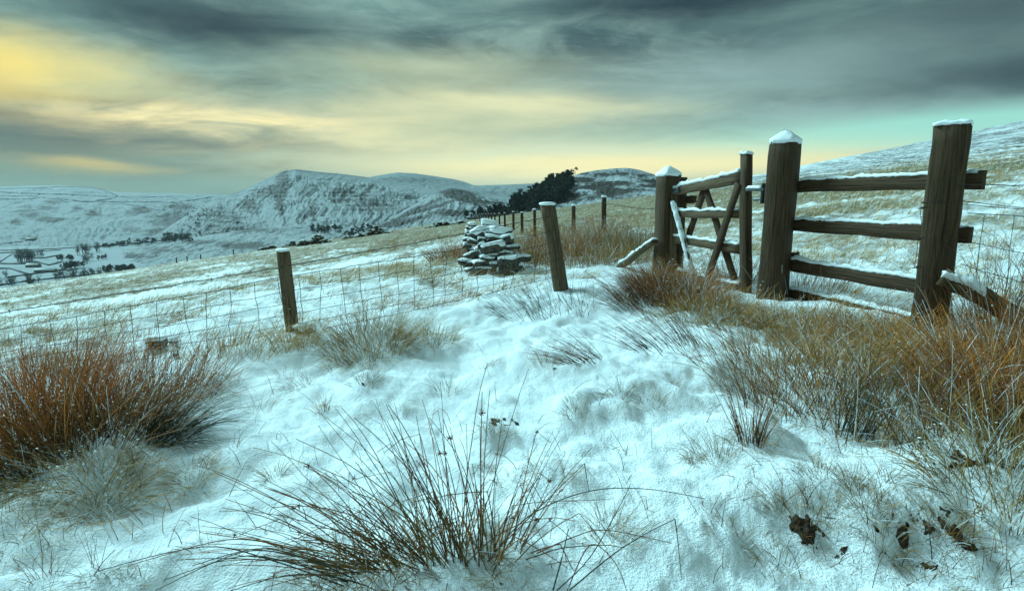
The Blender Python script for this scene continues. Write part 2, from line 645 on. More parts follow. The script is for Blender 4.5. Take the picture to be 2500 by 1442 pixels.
def snow_strip(A, B, up, w, h, n=28, gap=.12, drift=0.0):
    """lumpy snow lying along the upper edge from A to B"""
    A, B = np.asarray(A, float), np.asarray(B, float)
    d = unit(B - A)
    up = unit(np.asarray(up, float) - np.dot(up, d) * d)
    s = np.cross(d, up)
    ph = rng.uniform(0, 100)
    L = np.linalg.norm(B - A)
    n = max(8, int(n * 1.7 * max(L, .3)))
    secs = []
    for k in range(n):
        f = k / (n - 1)
        nz = fbm(np.array([ph + f * L * 9]), np.array([3.3]), 3)[0]
        nz2 = fbm(np.array([ph + f * L * 14]), np.array([9.3]), 2)[0]
        hh = max(.12, (.75 + 1.1 * nz + .10 * rng.normal())) * h
        ww = w / 2 * (1.06 + .22 * nz2)
        if k in (0, n - 1):
            hh *= .25
        c_ = A + (B - A) * f + s * drift
        ring = [(-ww, -h * .30 * (1 + nz2 * 1.5)), (-ww * 1.05, hh * .3), (-ww * .72, hh * .82), (0, hh), (ww * .72, hh * .85), (ww * 1.05, hh * .3), (ww, -h * .30 * (1 - nz * 1.5)), (0, -.004)]
        secs.append([c_ + s * p + up * q_ for p, q_ in ring])
    V, f, uv = loft(secs)
    V = V + rng.normal(0, .0016, V.shape)
    return mesh('snow', V, f)


def tube(pts, rad, sides=5, cap=True):
    P = np.asarray(pts, float)
    rad = np.broadcast_to(np.asarray(rad, float), (len(P),))
    T = np.gradient(P, axis=0)
    T /= np.linalg.norm(T, axis=1)[:, None]
    ref = np.array([0, 0, 1.0]) if abs(T[:, 2]).mean() < .8 else np.array([1.0, 0, 0])
    s = np.cross(T, ref); s /= np.linalg.norm(s, axis=1)[:, None]
    u = np.cross(s, T)
    a = np.linspace(0, 2 * np.pi, sides, endpoint=False)
    secs = P[:, None, :] + rad[:, None, None] * (np.cos(a)[None, :, None] * s[:, None, :] + np.sin(a)[None, :, None] * u[:, None, :])
    return loft(secs, cap)


def stems(P, rad, col, sides=3):
    """many thin tubes at once: P (N,K,3), rad (N,K), col (N,K,3)"""
    N, K = P.shape[:2]
    T = np.gradient(P, axis=1)
    T /= np.maximum(np.linalg.norm(T, axis=2, keepdims=True), 1e-9)
    ref = np.where(np.abs(T[..., 2:3]) < .9, np.array([0, 0, 1.0]), np.array([1.0, 0, 0]))
    s = np.cross(T, ref); s /= np.maximum(np.linalg.norm(s, axis=2, keepdims=True), 1e-9)
    u = np.cross(s, T)
    a = np.linspace(0, 2 * np.pi, sides, endpoint=False)
    V = P[:, :, None, :] + rad[:, :, None, None] * (np.cos(a)[None, None, :, None] * s[:, :, None, :] + np.sin(a)[None, None, :, None] * u[:, :, None, :])
    idx = np.arange(N * K * sides).reshape(N, K, sides)
    j = np.arange(sides); jn = (j + 1) % sides
    q = np.stack([idx[:, :-1][:, :, j], idx[:, :-1][:, :, jn], idx[:, 1:][:, :, jn], idx[:, 1:][:, :, j]], -1).reshape(-1, 4)
    C = np.broadcast_to(col[:, :, None, :], (N, K, sides, 3)).reshape(-1, 3)
    return V.reshape(-1, 3), [q], C


def curve_paths(base, phi0, azim, length, droop, K=7, kink=0.0, wob=.05):
    """stems that rise from base, lean phi0 from the vertical towards azim and droop along their length"""
    N = len(base)
    s = np.linspace(0, 1, K)
    phi = phi0[:, None] + droop[:, None] * (s[None, :-1] + .5 / (K - 1)) ** 1.6
    phi = phi + rng.normal(0, wob, (N, K - 1))
    if kink > 0:
        kk = rng.random(N) < kink
        at = rng.integers(2, K - 1, N)
        for i in np.nonzero(kk)[0]:
            phi[i, at[i]:] += rng.uniform(.7, 2.0)
    aa = azim[:, None] + np.cumsum(rng.normal(0, wob, (N, K - 1)), 1)
    st = (length / (K - 1))[:, None, None] * np.stack([np.sin(phi) * np.cos(aa), np.sin(phi) * np.sin(aa), np.cos(phi)], -1)
    return np.concatenate([base[:, None, :], base[:, None, :] + np.cumsum(st, 1)], 1)


def ribbons(P, wid, col, side):
    """flat tapering blades: P (N,K,3), wid (N,), side (N,3)"""
    N, K = P.shape[:2]
    tp = np.linspace(1, .12, K)
    off = side[:, None, :] * (wid[:, None] * tp[None, :] / 2)[:, :, None]
    V = np.stack([P - off, P + off], 2)
    idx = np.arange(N * K * 2).reshape(N, K, 2)
    q = np.stack([idx[:, :-1, 0], idx[:, :-1, 1], idx[:, 1:, 1], idx[:, 1:, 0]], -1).reshape(-1, 4)
    return V.reshape(-1, 3), [q], np.broadcast_to(col[:, :, None, :], (N, K, 2, 3)).reshape(-1, 3)


# ------------------------------------------------------------------ near hillside
def build_ground():
    th = np.concatenate([np.arange(-180, -56, 4), np.arange(-56, -47, 1.0), np.arange(-47, 47.01, .16), np.arange(48, 57, 1.0), np.arange(60, 180, 4)])
    th = np.radians(th)
    rr = np.concatenate([[.02, .2, .5], np.exp(np.arange(math.log(.8), math.log(150), .0085)), np.exp(np.arange(math.log(151), math.log(3000), .03))])
    TH, RR = np.meshgrid(th, rr)
    X, Y = RR * np.sin(TH), RR * np.cos(TH)
    Z = ground(X, Y)
    nr, nt = X.shape
    V = np.stack([X, Y, Z], -1).reshape(-1, 3)
    i = np.arange(nr - 1)[:, None] * nt
    j = np.arange(nt)[None, :]
    jn = (j + 1) % nt
    q = np.stack([i + j, i + nt + j, i + nt + jn, i + jn], -1).reshape(-1, 4)[:, ::-1]
    x, y = V[:, 0], V[:, 1]
    r = np.hypot(x, y)
    d1 = line_side(x, y, LPOST - (LEAN - LPOST) * 3, LEAN)
    d2 = line_side(x, y, P1, P3)
    field = np.maximum(np.maximum(sstep(.0, 2.5, d1) * (x < 1.2), sstep(.2, 2.5, d2)), sstep(6.2, 8, y))
    patch = fbm(x / 3.5, y / 3.5, 3)
    grass = field * np.clip(.30 + .20 * sstep(.3, 4, d2) + .42 * sstep(6, 34, r) + .5 * patch, 0, 1) + .12
    grass = grass * (1 - .5 * sstep(10, 50, x))
    near = np.exp(-((x + 1.4) ** 2 + (y - 4.2) ** 2) / 1.5)
    grass = np.clip(np.maximum(grass, near * .3), 0, 1)
    uu, vv = to_px(V)
    front = y > .5
    soil = np.zeros(len(V))
    sn1, sn2, sn3 = fbm(x / .05, y / .05, 3, .6) * 2, fbm(x / .05 + 40, y / .05, 3, .6) * 2, fbm(x / .02, y / .02, 2)
    for (u, v, ru, rv) in [(1310, 1168, 14, 9), (1195, 905, 20, 13), (700, 918, 18, 9), (730, 942, 14, 7), (1220, 1030, 45, 16), (1740, 990, 26, 9),
                           (1940, 1000, 18, 8), (2040, 1010, 20, 10), (1960, 985, 12, 10), (1820, 1110, 28, 8), (450, 1165, 26, 8), (1355, 900, 24, 8), (1240, 1425, 25, 14),
                           (880, 940, 20, 9), (380, 845, 40, 14), (430, 860, 14, 20), (730, 790, 20, 12)]:
        wu, wv = .55 * ru * (sn1 + .6 * sn2), .55 * rv * (sn2 - .6 * sn1)
        soil = np.maximum(soil, np.where(front, (1.0 if ru > 33 else .72) * np.exp(-((uu - u + wu) / (ru * .8)) ** 2 - ((vv - v + wv) / (rv * .8)) ** 2) * (.75 + .5 * sn3), 0))
    heather = np.where((x > 6) & (r > 14), sstep(6, 45, x) * (.95 + .8 * fbm(x / 30, y / 30, 3)) * (1 - .75 * sstep(230, 300, r) * sstep(-.6, -.45, -np.arctan2(x, y))), 0)
    for (u, v, ru, rv) in [(2400, 372, 30, 8), (2450, 385, 30, 8), (2480, 345, 30, 6), (2050, 402, 70, 8), (2130, 388, 30, 6), (2240, 372, 25, 4), (2380, 390, 20, 6)]:
        heather = np.maximum(heather, np.where(front & (r > 60), 1.3 * np.exp(-((uu - u) / ru) ** 2 - ((vv - v) / rv) ** 2), 0))
    me = mesh('ground', V, [q], grass=grass, soil=soil, heather=np.clip(heather, 0, 1))
    o = link('ground', me, None, 'ground', True)
    tag(o, 'snow covered hillside with trodden path and tussocky grass field', 'ground', kind='structure')


build_ground()


# ------------------------------------------------------------------ far hills
def interp(us, pts, k):
    p = np.array(sorted(pts))
    return np.interp(us, p[:, 0], p[:, k])


HILLS = {}


def hill(name, label, ridge, foot, m, veg_fn, nu=420, nr=150, power=1.0, amp=(3, 60), back=.35, mid=None, u0=None, u1=None, gull=0.0):
    """a hill whose crest runs through ridge (u, v, distance) and whose front falls to foot (u, z, distance)"""
    u0 = ridge[0][0] if u0 is None else u0
    u1 = ridge[-1][0] if u1 is None else u1
    us = np.linspace(u0, u1, nu)
    rv, rY = interp(us, ridge, 1), interp(us, ridge, 2)
    ker = np.hanning(13); ker /= ker.sum()
    sm = lambda a: np.convolve(np.pad(a, 6, 'edge'), ker, 'valid')
    rv = sm(rv)
    fz, fY = interp(us, foot, 1), interp(us, foot, 2)
    t = (rv - 721) / F
    rz = -(SP + t * CP) / (CP - t * SP) * rY
    s = np.concatenate([np.linspace(-1, 0, 30)[:-1], np.linspace(0, 1, nr)])[:, None]
    Y = np.where(s < 0, rY + (-s) * rY * back, rY + s * (fY - rY))
    prof = np.clip(s, 0, 1) ** power
    if mid is not None:
        prof = np.interp(np.clip(s, 0, 1), mid[0], mid[1]) * np.ones_like(us)[None, :]
    Z = np.where(s < 0, rz - (s ** 2) * (np.abs(rz) + 90), rz + prof * (fz - rz))
    X = np.broadcast_to((us - 1250) / F, Y.shape) * (Y * CP - Z * SP)
    e = np.clip(np.minimum(s * 8, 1), 0, 1)
    n = fbm(X / amp[1], Y / amp[1], 5, .55)
    Z = Z + amp[0] * n * (e * .85 + .08)
    gu = np.abs(fbm(us[None, :] / 34 + 1.6 * fbm(X / 260, Y / 260, 2) + .8 * s, 3.0 * s + 0 * X + us[None, :] / 90, 4, .6))
    Z = Z - gull * (gu - .15) * (e * .9)
    Z = Z + EYE
    V = np.stack([X, Y, Z], -1)
    rows, cols = Y.shape
    i = np.arange(rows - 1)[:, None] * cols
    j = np.arange(cols - 1)[None, :]
    q = np.stack([i + j, i + cols + j, i + cols + j + 1, i + j + 1], -1).reshape(-1, 4)
    Vf = V.reshape(-1, 3)
    uu, vv = to_px(Vf)
    veg = veg_fn(uu, vv, Vf)
    o = link(name, mesh(name, Vf, [q], veg=veg), None, m, True)
    tag(o, label, 'hill', kind='structure')
    HILLS[name] = (us, V)


def blobs(uu, vv, lst):
    o = np.zeros_like(uu)
    for (u, v, ru, rv, k, *sl) in lst:
        sh = sl[0] if sl else 0.0
        o = np.maximum(o, k * np.exp(-(((uu - u)) / ru) ** 2 - ((vv - v - sh * (uu - u)) / rv) ** 2))
    return o


M['hill_far'] = m_hill('far_moor', (.25, .285, .295), (.05, .05, .046), .030)  # hill snow colours: thin grassy snow, dimmed further as painted cloud shadow
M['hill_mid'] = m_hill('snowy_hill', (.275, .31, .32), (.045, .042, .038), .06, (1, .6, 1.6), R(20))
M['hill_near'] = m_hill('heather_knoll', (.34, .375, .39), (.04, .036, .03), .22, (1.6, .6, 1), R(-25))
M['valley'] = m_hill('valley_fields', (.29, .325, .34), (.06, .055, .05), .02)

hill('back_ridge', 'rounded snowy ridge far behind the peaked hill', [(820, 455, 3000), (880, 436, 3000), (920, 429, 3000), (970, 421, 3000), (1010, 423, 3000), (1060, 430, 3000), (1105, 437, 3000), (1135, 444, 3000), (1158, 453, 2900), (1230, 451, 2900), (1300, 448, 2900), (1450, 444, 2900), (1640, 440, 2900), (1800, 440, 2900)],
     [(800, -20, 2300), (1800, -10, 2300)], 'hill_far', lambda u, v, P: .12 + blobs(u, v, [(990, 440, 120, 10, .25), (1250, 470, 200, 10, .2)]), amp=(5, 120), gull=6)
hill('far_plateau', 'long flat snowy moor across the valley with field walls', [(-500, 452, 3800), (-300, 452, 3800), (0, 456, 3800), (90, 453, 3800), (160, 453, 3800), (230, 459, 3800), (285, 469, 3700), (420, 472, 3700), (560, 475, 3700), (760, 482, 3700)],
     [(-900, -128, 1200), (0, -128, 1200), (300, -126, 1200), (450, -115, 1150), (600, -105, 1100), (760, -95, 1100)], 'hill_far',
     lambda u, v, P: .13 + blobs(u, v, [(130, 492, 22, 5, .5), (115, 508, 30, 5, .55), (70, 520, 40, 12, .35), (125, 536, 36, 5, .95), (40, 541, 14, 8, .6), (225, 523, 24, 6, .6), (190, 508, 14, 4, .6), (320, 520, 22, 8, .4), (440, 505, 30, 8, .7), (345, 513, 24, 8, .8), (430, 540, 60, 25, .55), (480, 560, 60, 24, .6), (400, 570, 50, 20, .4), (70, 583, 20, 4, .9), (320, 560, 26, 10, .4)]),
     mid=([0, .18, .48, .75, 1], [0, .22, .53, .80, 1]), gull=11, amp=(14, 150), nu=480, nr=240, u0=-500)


def tor_veg(u, v, P):
    b = blobs(u, v, [(690, 450, 16, 28, .85), (672, 470, 22, 14, .7, .2), (660, 458, 30, 8, .5, -.3), (683, 495, 12, 24, .7), (610, 500, 20, 18, .6), (640, 470, 30, 14, .45), (690, 520, 6, 14, .4),
                     (840, 467, 36, 14, .5), (878, 477, 20, 5, .75), (840, 490, 34, 8, .42), (995, 482, 18, 7, .45), (910, 500, 60, 22, .42), (900, 463, 14, 8, .6, -.8), (765, 515, 9, 26, .6), (750, 528, 20, 5, .6, -1),
                     (930, 500, 20, 12, .5), (880, 510, 5, 12, .7), (560, 560, 90, 26, .35), (540, 530, 60, 24, .35)])
    strata = .5 + .5 * np.sin(P[:, 2] * .55 + 3 * fbm(P[:, 0] / 60, P[:, 2] / 40, 2))
    return b * (.55 + .6 * strata) + .15


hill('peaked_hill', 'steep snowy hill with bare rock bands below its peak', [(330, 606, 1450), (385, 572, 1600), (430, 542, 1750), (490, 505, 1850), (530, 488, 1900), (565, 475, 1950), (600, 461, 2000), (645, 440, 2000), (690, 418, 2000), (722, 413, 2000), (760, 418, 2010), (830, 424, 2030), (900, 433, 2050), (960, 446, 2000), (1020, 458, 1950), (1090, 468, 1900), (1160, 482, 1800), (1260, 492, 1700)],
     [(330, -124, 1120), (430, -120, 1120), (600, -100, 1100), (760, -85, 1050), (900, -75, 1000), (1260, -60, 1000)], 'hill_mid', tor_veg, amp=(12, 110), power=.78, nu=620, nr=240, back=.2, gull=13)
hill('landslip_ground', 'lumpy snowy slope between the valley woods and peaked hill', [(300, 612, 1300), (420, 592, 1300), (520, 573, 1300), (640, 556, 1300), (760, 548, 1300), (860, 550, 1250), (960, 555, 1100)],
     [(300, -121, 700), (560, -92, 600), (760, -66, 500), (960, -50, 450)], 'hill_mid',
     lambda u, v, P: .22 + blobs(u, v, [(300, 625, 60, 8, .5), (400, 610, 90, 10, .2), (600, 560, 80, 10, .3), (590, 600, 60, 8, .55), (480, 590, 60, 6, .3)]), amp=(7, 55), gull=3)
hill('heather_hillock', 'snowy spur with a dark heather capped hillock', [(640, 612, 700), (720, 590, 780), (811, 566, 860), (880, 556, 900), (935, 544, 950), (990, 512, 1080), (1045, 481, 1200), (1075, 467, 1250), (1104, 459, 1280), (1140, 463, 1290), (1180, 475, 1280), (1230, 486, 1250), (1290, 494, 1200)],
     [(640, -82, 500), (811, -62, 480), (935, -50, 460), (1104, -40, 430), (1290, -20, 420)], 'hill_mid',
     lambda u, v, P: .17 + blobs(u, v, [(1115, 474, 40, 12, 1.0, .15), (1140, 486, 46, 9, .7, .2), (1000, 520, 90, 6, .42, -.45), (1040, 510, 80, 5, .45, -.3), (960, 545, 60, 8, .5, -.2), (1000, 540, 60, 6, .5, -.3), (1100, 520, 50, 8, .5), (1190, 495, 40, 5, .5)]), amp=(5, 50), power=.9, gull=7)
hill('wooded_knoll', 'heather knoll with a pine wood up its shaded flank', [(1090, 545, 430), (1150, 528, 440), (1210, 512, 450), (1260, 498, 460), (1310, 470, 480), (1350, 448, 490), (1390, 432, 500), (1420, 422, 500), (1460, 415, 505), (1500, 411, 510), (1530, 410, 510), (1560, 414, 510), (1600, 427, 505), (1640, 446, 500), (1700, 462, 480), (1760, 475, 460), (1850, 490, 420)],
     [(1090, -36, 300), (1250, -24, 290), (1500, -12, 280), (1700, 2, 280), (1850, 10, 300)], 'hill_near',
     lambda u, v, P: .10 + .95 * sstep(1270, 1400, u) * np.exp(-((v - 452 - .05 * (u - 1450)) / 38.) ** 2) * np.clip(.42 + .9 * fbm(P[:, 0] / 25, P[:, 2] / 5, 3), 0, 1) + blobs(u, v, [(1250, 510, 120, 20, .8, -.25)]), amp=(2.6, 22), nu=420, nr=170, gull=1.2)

# flat valley floor with its fields
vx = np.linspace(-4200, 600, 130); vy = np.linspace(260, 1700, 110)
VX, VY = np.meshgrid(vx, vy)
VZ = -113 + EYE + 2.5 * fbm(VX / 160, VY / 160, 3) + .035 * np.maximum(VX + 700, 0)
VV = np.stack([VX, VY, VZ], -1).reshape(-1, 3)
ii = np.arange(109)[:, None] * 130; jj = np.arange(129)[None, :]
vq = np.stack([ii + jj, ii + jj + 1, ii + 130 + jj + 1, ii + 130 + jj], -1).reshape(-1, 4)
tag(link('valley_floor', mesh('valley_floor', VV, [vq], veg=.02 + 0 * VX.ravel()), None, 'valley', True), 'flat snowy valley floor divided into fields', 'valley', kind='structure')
HILLS['valley_floor'] = (None, None)
VZf = lambda x, y: float(-113 + EYE + 2.5 * fbm(np.array([x / 160]), np.array([y / 160]), 3)[0] + .035 * max(x + 700, 0))


def far_hit(u, v, names=None):
    """point of the far terrain seen at (u, v)"""
    best = None
    for k in (names or list(HILLS)):
        us, V = HILLS[k]
        if us is None:
            d = ray(u, v)
            for it in range(4):
                zt = -113 if it == 0 else VZf(p[0], p[1]) - EYE
                if d[2] >= -1e-4:
                    p = None
                    break
                p = d * (zt / d[2]); p[2] += EYE
            if p is None or not (260 < p[1] < 1700 and -4200 < p[0] < 600):
                continue
        else:
            if not us[0] <= u <= us[-1]:
                continue
            c_ = int(round((u - us[0]) / (us[1] - us[0])))
            col = V[29:, c_][::-1]                       # from the foot up to the crest
            pv_ = to_px(col)[1]
            ii_ = np.nonzero(pv_ <= v)[0]
            if not len(ii_) or ii_[0] == 0:
                continue
            a = ii_[0]
            f = (pv_[a - 1] - v) / max(pv_[a - 1] - pv_[a], 1e-6)
            p = col[a - 1] + (col[a] - col[a - 1]) * f
        if best is None or p[1] < best[1]:
            best = p
    return None if best is None else np.array(best)
# ==PART2==
# ------------------------------------------------------------------ gate posts, gate and rail fence
UP = np.array([0, 0, 1.0])
GD = unit(np.append(P1 - P3, 0))            # along the gate line, away from the camera
GN = np.array([-GD[1], GD[0], 0.0])         # towards the path
if GN[0] > 0:
    GN = -GN


def gz(x, y):
    return float(ground(np.array([x]), np.array([y]), False)[0])


def square_post(xy, side, ztop, zbot, lean=(0, 0), top='flat', rotv=0.0, slant=0.0):
    d = np.array([GD[0] * math.cos(rotv) - GD[1] * math.sin(rotv), GD[0] * math.sin(rotv) + GD[1] * math.cos(rotv), 0])
    s = np.array([-d[1], d[0], 0])
    e = .012
    h = side / 2
    base = [(-h + e, -h), (h - e, -h), (h, -h + e), (h, h - e), (h - e, h), (-h + e, h), (-h, h - e), (-h, -h + e)]
    secs = []
    K = 14
    for k in range(K):
        f = k / (K - 1)
        z = zbot + (ztop - zbot) * f
        c_ = np.array([xy[0] + lean[0] * (z - zbot), xy[1] + lean[1] * (z - zbot), z])
        sc = 1 + .02 * math.sin(f * 7 + xy[0]) + (.03 if f < .3 else 0)
        ring = [c_ + d * p * sc + s * q * sc + UP * (slant * p * f) for p, q in base]
        ring = [r_ + rng.normal(0, .0022, 3) * np.array([1, 1, 0]) for r_ in ring]
        secs.append(ring)
    if top == 'pyramid':
        c_ = np.array([xy[0] + lean[0] * (ztop - zbot), xy[1] + lean[1] * (ztop - zbot), ztop])
        for kk, sc in ((.045, .45), (.075, .04)):
            secs.append([c_ + UP * kk + d * p * sc + s * q * sc for p, q in base])
    V, f, uv = loft(secs)
    return mesh('post', V, f, uv=uv), d, s


def post_snow(xy, side, z, d, s, h, top, slant=0.0, over=1.03):
    N = 12
    secs = []
    lev = [(-.008, 1.0), (.35 * h, 1.04), (.75 * h, .93), (h, .70), (h * 1.08, .3)] if top == 'flat' else [(-.012, 1.03), (.022, 1.02), (.05, .72), (.085, .34), (.100, .08)]
    a = np.linspace(0, 2 * np.pi, 24, endpoint=False)
    for z_, sc in lev:
        ring = []
        for t in a:
            cx, sy = math.cos(t), math.sin(t)
            k = 1 / max(abs(cx), abs(sy)) ** .85
            nz = fbm(np.array([cx * 2 + xy[0] * 9 + z_ * 20]), np.array([sy * 2]), 2)[0]
            rr = side / 2 * over * sc * k * (1 + .07 * nz)
            ring.append(np.array([xy[0], xy[1], z + z_ + nz * .012 * (1 if sc > .5 else .4)]) + d * rr * cx + s * rr * sy + UP * slant * rr * cx)
        secs.append(ring)
    V, f, uv = loft(secs)
    V = V + rng.normal(0, .0022, V.shape)
    return mesh('snow', V, f)


# far gate post, near gate post, strainer post
z1 = px(1621, 428, P1[1])[2]
z2 = px(1896, 347, P2[1])[2]
z3 = px(2308, 305, P3[1])[2]
hp = thing('gate_post', 'square wooden hinge post with pointed snow cap, braced by a log', 'gate post', (*P1, gz(*P1)), None)
me, d_, s_ = square_post(P1, .195, z1, gz(*P1) - .12, top='pyramid')
child('post_shaft', me, hp, 'wood')
child('snow_cap', post_snow(P1, .195, z1, d_, s_, .05, 'pyr'), hp, 'snow', True)
# the second timber bolted behind the hinge post
A = np.array([*P1, 0]) - GN * .15 + GD * -.02
me = board(A + UP * (gz(*P1) - .1), A + UP * (z1 - .02), GD, .11, .09)
pt = child('backing_timber', me, hp, 'wood')
B = A + UP * (px(1655, 487, P1[1])[2])
child('cleat', board(B - GN * .02 - GD * .10, B - GN * .02 - GD * .21, UP, .075, .06), hp, 'wood')

lp = thing('gate_post', 'square wooden latch post with pointed snow cap beside the rails', 'gate post', (*P2, gz(*P2)))
me, d_, s_ = square_post(P2, .198, z2, gz(*P2) - .12, top='pyramid', lean=(.012, 0), rotv=R(22))
child('post_shaft', me, lp, 'wood')
xy2 = (P2[0] + .012 * (z2 - gz(*P2) + .12), P2[1])
child('snow_cap', post_snow(xy2, .198, z2, d_, s_, .05, 'pyr'), lp, 'snow', True)
# latch catch on the post
LC = px(1862, 462, P2[1] + .06)
latch = child('latch_bracket', board(LC - GD * .03, LC + GD * .17, UP, .028, .05, jit=.001), lp, 'steel')
child('latch_snow', snow_strip(LC + GD * .0 + UP * .014, LC + GD * .16 + UP * .014, UP, .055, .02), lp, 'snow', True)
child('latch_plate', board(LC + UP * .05 - GD * .005, LC - UP * .12 - GD * .005, GN, .05, .012, jit=.0005), lp, 'steel')
LC2 = LC - UP * .085
child('latch_striker', board(LC2, LC2 + GD * .09, UP, .024, .03, jit=.001), lp, 'steel')

# rail fence between latch post and strainer
rf = thing('rail_fence', 'four rail timber fence with thick strainer post and snow topped rails', 'fence', (*P3, gz(*P3)))
me, d_, s_ = square_post(P3, .188, z3, gz(*P3) - .15, lean=(.0, 0), slant=-.0, rotv=R(27))
ps = child('post', me, rf, 'wood')
xy3 = (P3[0], P3[1])
sn = child('snow_cap', post_snow(xy3, .188, z3, d_, s_, .020, 'flat', slant=-.0), ps, 'snow', True)
sn.location = (0, 0, 0)
pr0 = np.array([*P3, 0]) - GN * .15
for i, (ul, vl, ur, vr, h, sn_h) in enumerate([(1905, 455.5, 2402, 440, .105, .022), (1905, 546, 2370, 574, .108, .024), (1905, 641, 2300, 705, .108, .028), (1905, 709, 2290, 800, .10, .030)]):
    A = px_plane(ul, vl, pr0, GN)
    B = px_plane(ur, vr, pr0, GN)
    rl = child('rail', board(A, B, UP, h, .042, sag=.004 * (i > 1)), rf, 'wood')
    D = unit(B - A)
    child('snow_cap', snow_strip(A + UP * h * .49 + D * .03, B + UP * h * .49 - D * .03, UP, .046, sn_h), rl, 'snow', True)
# short stub of an old rail behind the latch post
A = px_plane(1905, 636, pr0 + GN * .03, GN); B = px_plane(1948, 633, pr0 - GN * .02, GN)
child('rail_stub', board(A - UP * .0 + UP * .04, B + UP * .045, UP, .035, .05), rf, 'wood')

# gate
H0 = np.array([*P1, 0]) - GD * .16
L0 = np.array([*P2, 0]) + GD * .20
gdir = unit(L0 - H0)
gn = np.array([gdir[1], -gdir[0], 0])
if np.dot(gn, -H0) < 0:
    gn = -gn
gate = thing('field_gate', 'wooden bridle gate with four rails, crossed braces and snow on its rails', 'gate', (*H0[:2], gz(*H0[:2])))
A = px_plane(1641, 478, H0, gn); B = px_plane(1641, 668, H0, gn)
child('hinge_stile', board(A + UP * .03, B, gdir, .075, .065), gate, 'wood_pale')
A = px_plane(1822, 376, L0, gn); B = px_plane(1820, 752, L0, gn)
stl = child('latch_stile', board(A, B, gdir, .085, .075), gate, 'wood')
child('snow_cap', snow_strip(A - gdir * .045, A + gdir * .045, UP, .08, .02, n=60), stl, 'snow', True)
for i, (vl, vr, h, h2) in enumerate([(468, 433, .085, .115), (522, 522, .075, .08), (582, 609, .08, .095), (668, 706, .09, .09)]):
    ul = 1640 if i < 3 else 1655
    A = px_plane(ul, vl, H0, gn); B = px_plane(1812, vr, H0, gn)
    r_ = child('rail', board(A, B, UP, h, .035, h2=h2), gate, 'wood_pale')
    child('snow_cap', snow_strip(A + UP * h * .49, B + UP * h2 * .49 - gdir * .03, UP, .04, .026 if i else .034), r_, 'snow', True)


def brace(p, q, off, h=.075, sn=False):
    A = px_plane(*p, H0 + gn * off, gn); B = px_plane(*q, H0 + gn * off, gn)
    side = np.cross(unit(B - A), gn)
    b = child('brace', board(A, B, side, h, .03), gate, 'wood')
    if sn:
        child('snow_cap', snow_strip(A + (B - A) * .04 + gn * .012 + UP * .022, B + UP * .022 + gn * .012, UP + gn * .6, .05, .016), b, 'snow', True)


brace((1804, 448), (1728, 678), .034)
brace((1642, 487), (1697, 690), .034, .06, True)
brace((1720, 460), (1676, 592), -.034, .07)
brace((1722, 460), (1794, 682), -.034, .07)
A = px_plane(1632, 472, H0 + gn * .03, gn); B = px_plane(1656, 462, H0 + gn * .03, gn)
hg = child('hinge_strap', board(A, B, UP, .05, .012, jit=.0006), gate, 'steel')
for f in (.2, .55, .85):
    c_ = A + (B - A) * f + gn * .008
    V, ff, uv = tube([c_, c_ + gn * .008], .006, 6)
    child('bolt', mesh('bolt', V, ff), hg, 'wire')


# ------------------------------------------------------------------ logs that brace the posts
def log_mesh(A, B, r0, r1, n=16, sides=12):
    A, B = np.asarray(A), np.asarray(B)
    pts = [A + (B - A) * f + np.array([0, 0, .012 * math.sin(f * 5)]) for f in np.linspace(0, 1, n)]
    rad = np.linspace(r0, r1, n) * (1 + rng.normal(0, .05, n))
    V, f, uv = tube(pts, rad, sides)
    V = V + rng.normal(0, .0035, V.shape)
    return mesh('log', V, f, uv=uv)


A = np.array([P3[0] + .02, P3[1] - .03, px(2300, 668, P3[1])[2]]) + GN * .09 - GD * .06
B = px(2600, 905, 3.25)
B[2] = max(B[2], gz(*B[:2]) + .0)
sl_ = thing('brace_log', 'mossy snow topped log leaning down from the thick strainer post', 'log', tuple(B))
child('log_body', log_mesh(A, B, .055, .062), sl_, 'log', True)
child('snow_cap', snow_strip(A + (B - A) * .0 + UP * .03, A + (B - A) * .34 + UP * .045, UP, .12, .05, n=50), sl_, 'snow', True)
child('snow_patch', snow_strip(A + (B - A) * .50 + UP * .042, A + (B - A) * .8 + UP * .045, UP, .07, .02, n=50), sl_, 'snow', True)

A = px(1600, 588, P1[1] - .08)
B = hit(1512, 652)
sl2 = thing('brace_log', 'snow covered log propped against the hinge post in brown rushes', 'log', tuple(B))
child('log_body', log_mesh(A, B, .038, .045, sides=9), sl2, 'log', True)
child('snow_cap', snow_strip(A + UP * .025, B + UP * .03, UP, .07, .03), sl2, 'snow', True)


# ------------------------------------------------------------------ wire fences
def round_post(base, top, r, name='post'):
    base, top = np.asarray(base, float), np.asarray(top, float)
    n = 12
    pts = [base + (top - base) * f for f in np.linspace(0, 1, n)]
    V, f, uv = tube(pts, [r * (1.04 - .06 * k / n + .015 * math.sin(k * 2.1)) for k in range(n)], 14)
    V = V + rng.normal(0, .0016, V.shape)
    return mesh(name, V, f, uv=uv)


def cap_round(c_, r, h):
    a = np.linspace(0, 2 * np.pi, 16, endpoint=False)
    secs = []
    for z_, sc in ((-.004, .98), (h * .35, 1.12), (h * .8, 1.0), (h * 1.05, .6), (h * 1.1, .15)):
        nz = rng.normal(0, .05, 16)
        secs.append([np.asarray(c_) + np.array([r * sc * (1 + nz[i]) * math.cos(t), r * sc * (1 + nz[i]) * math.sin(t), z_]) for i, t in enumerate(a)])
    V, f, uv = loft(secs)
    return mesh('snow', V, f)


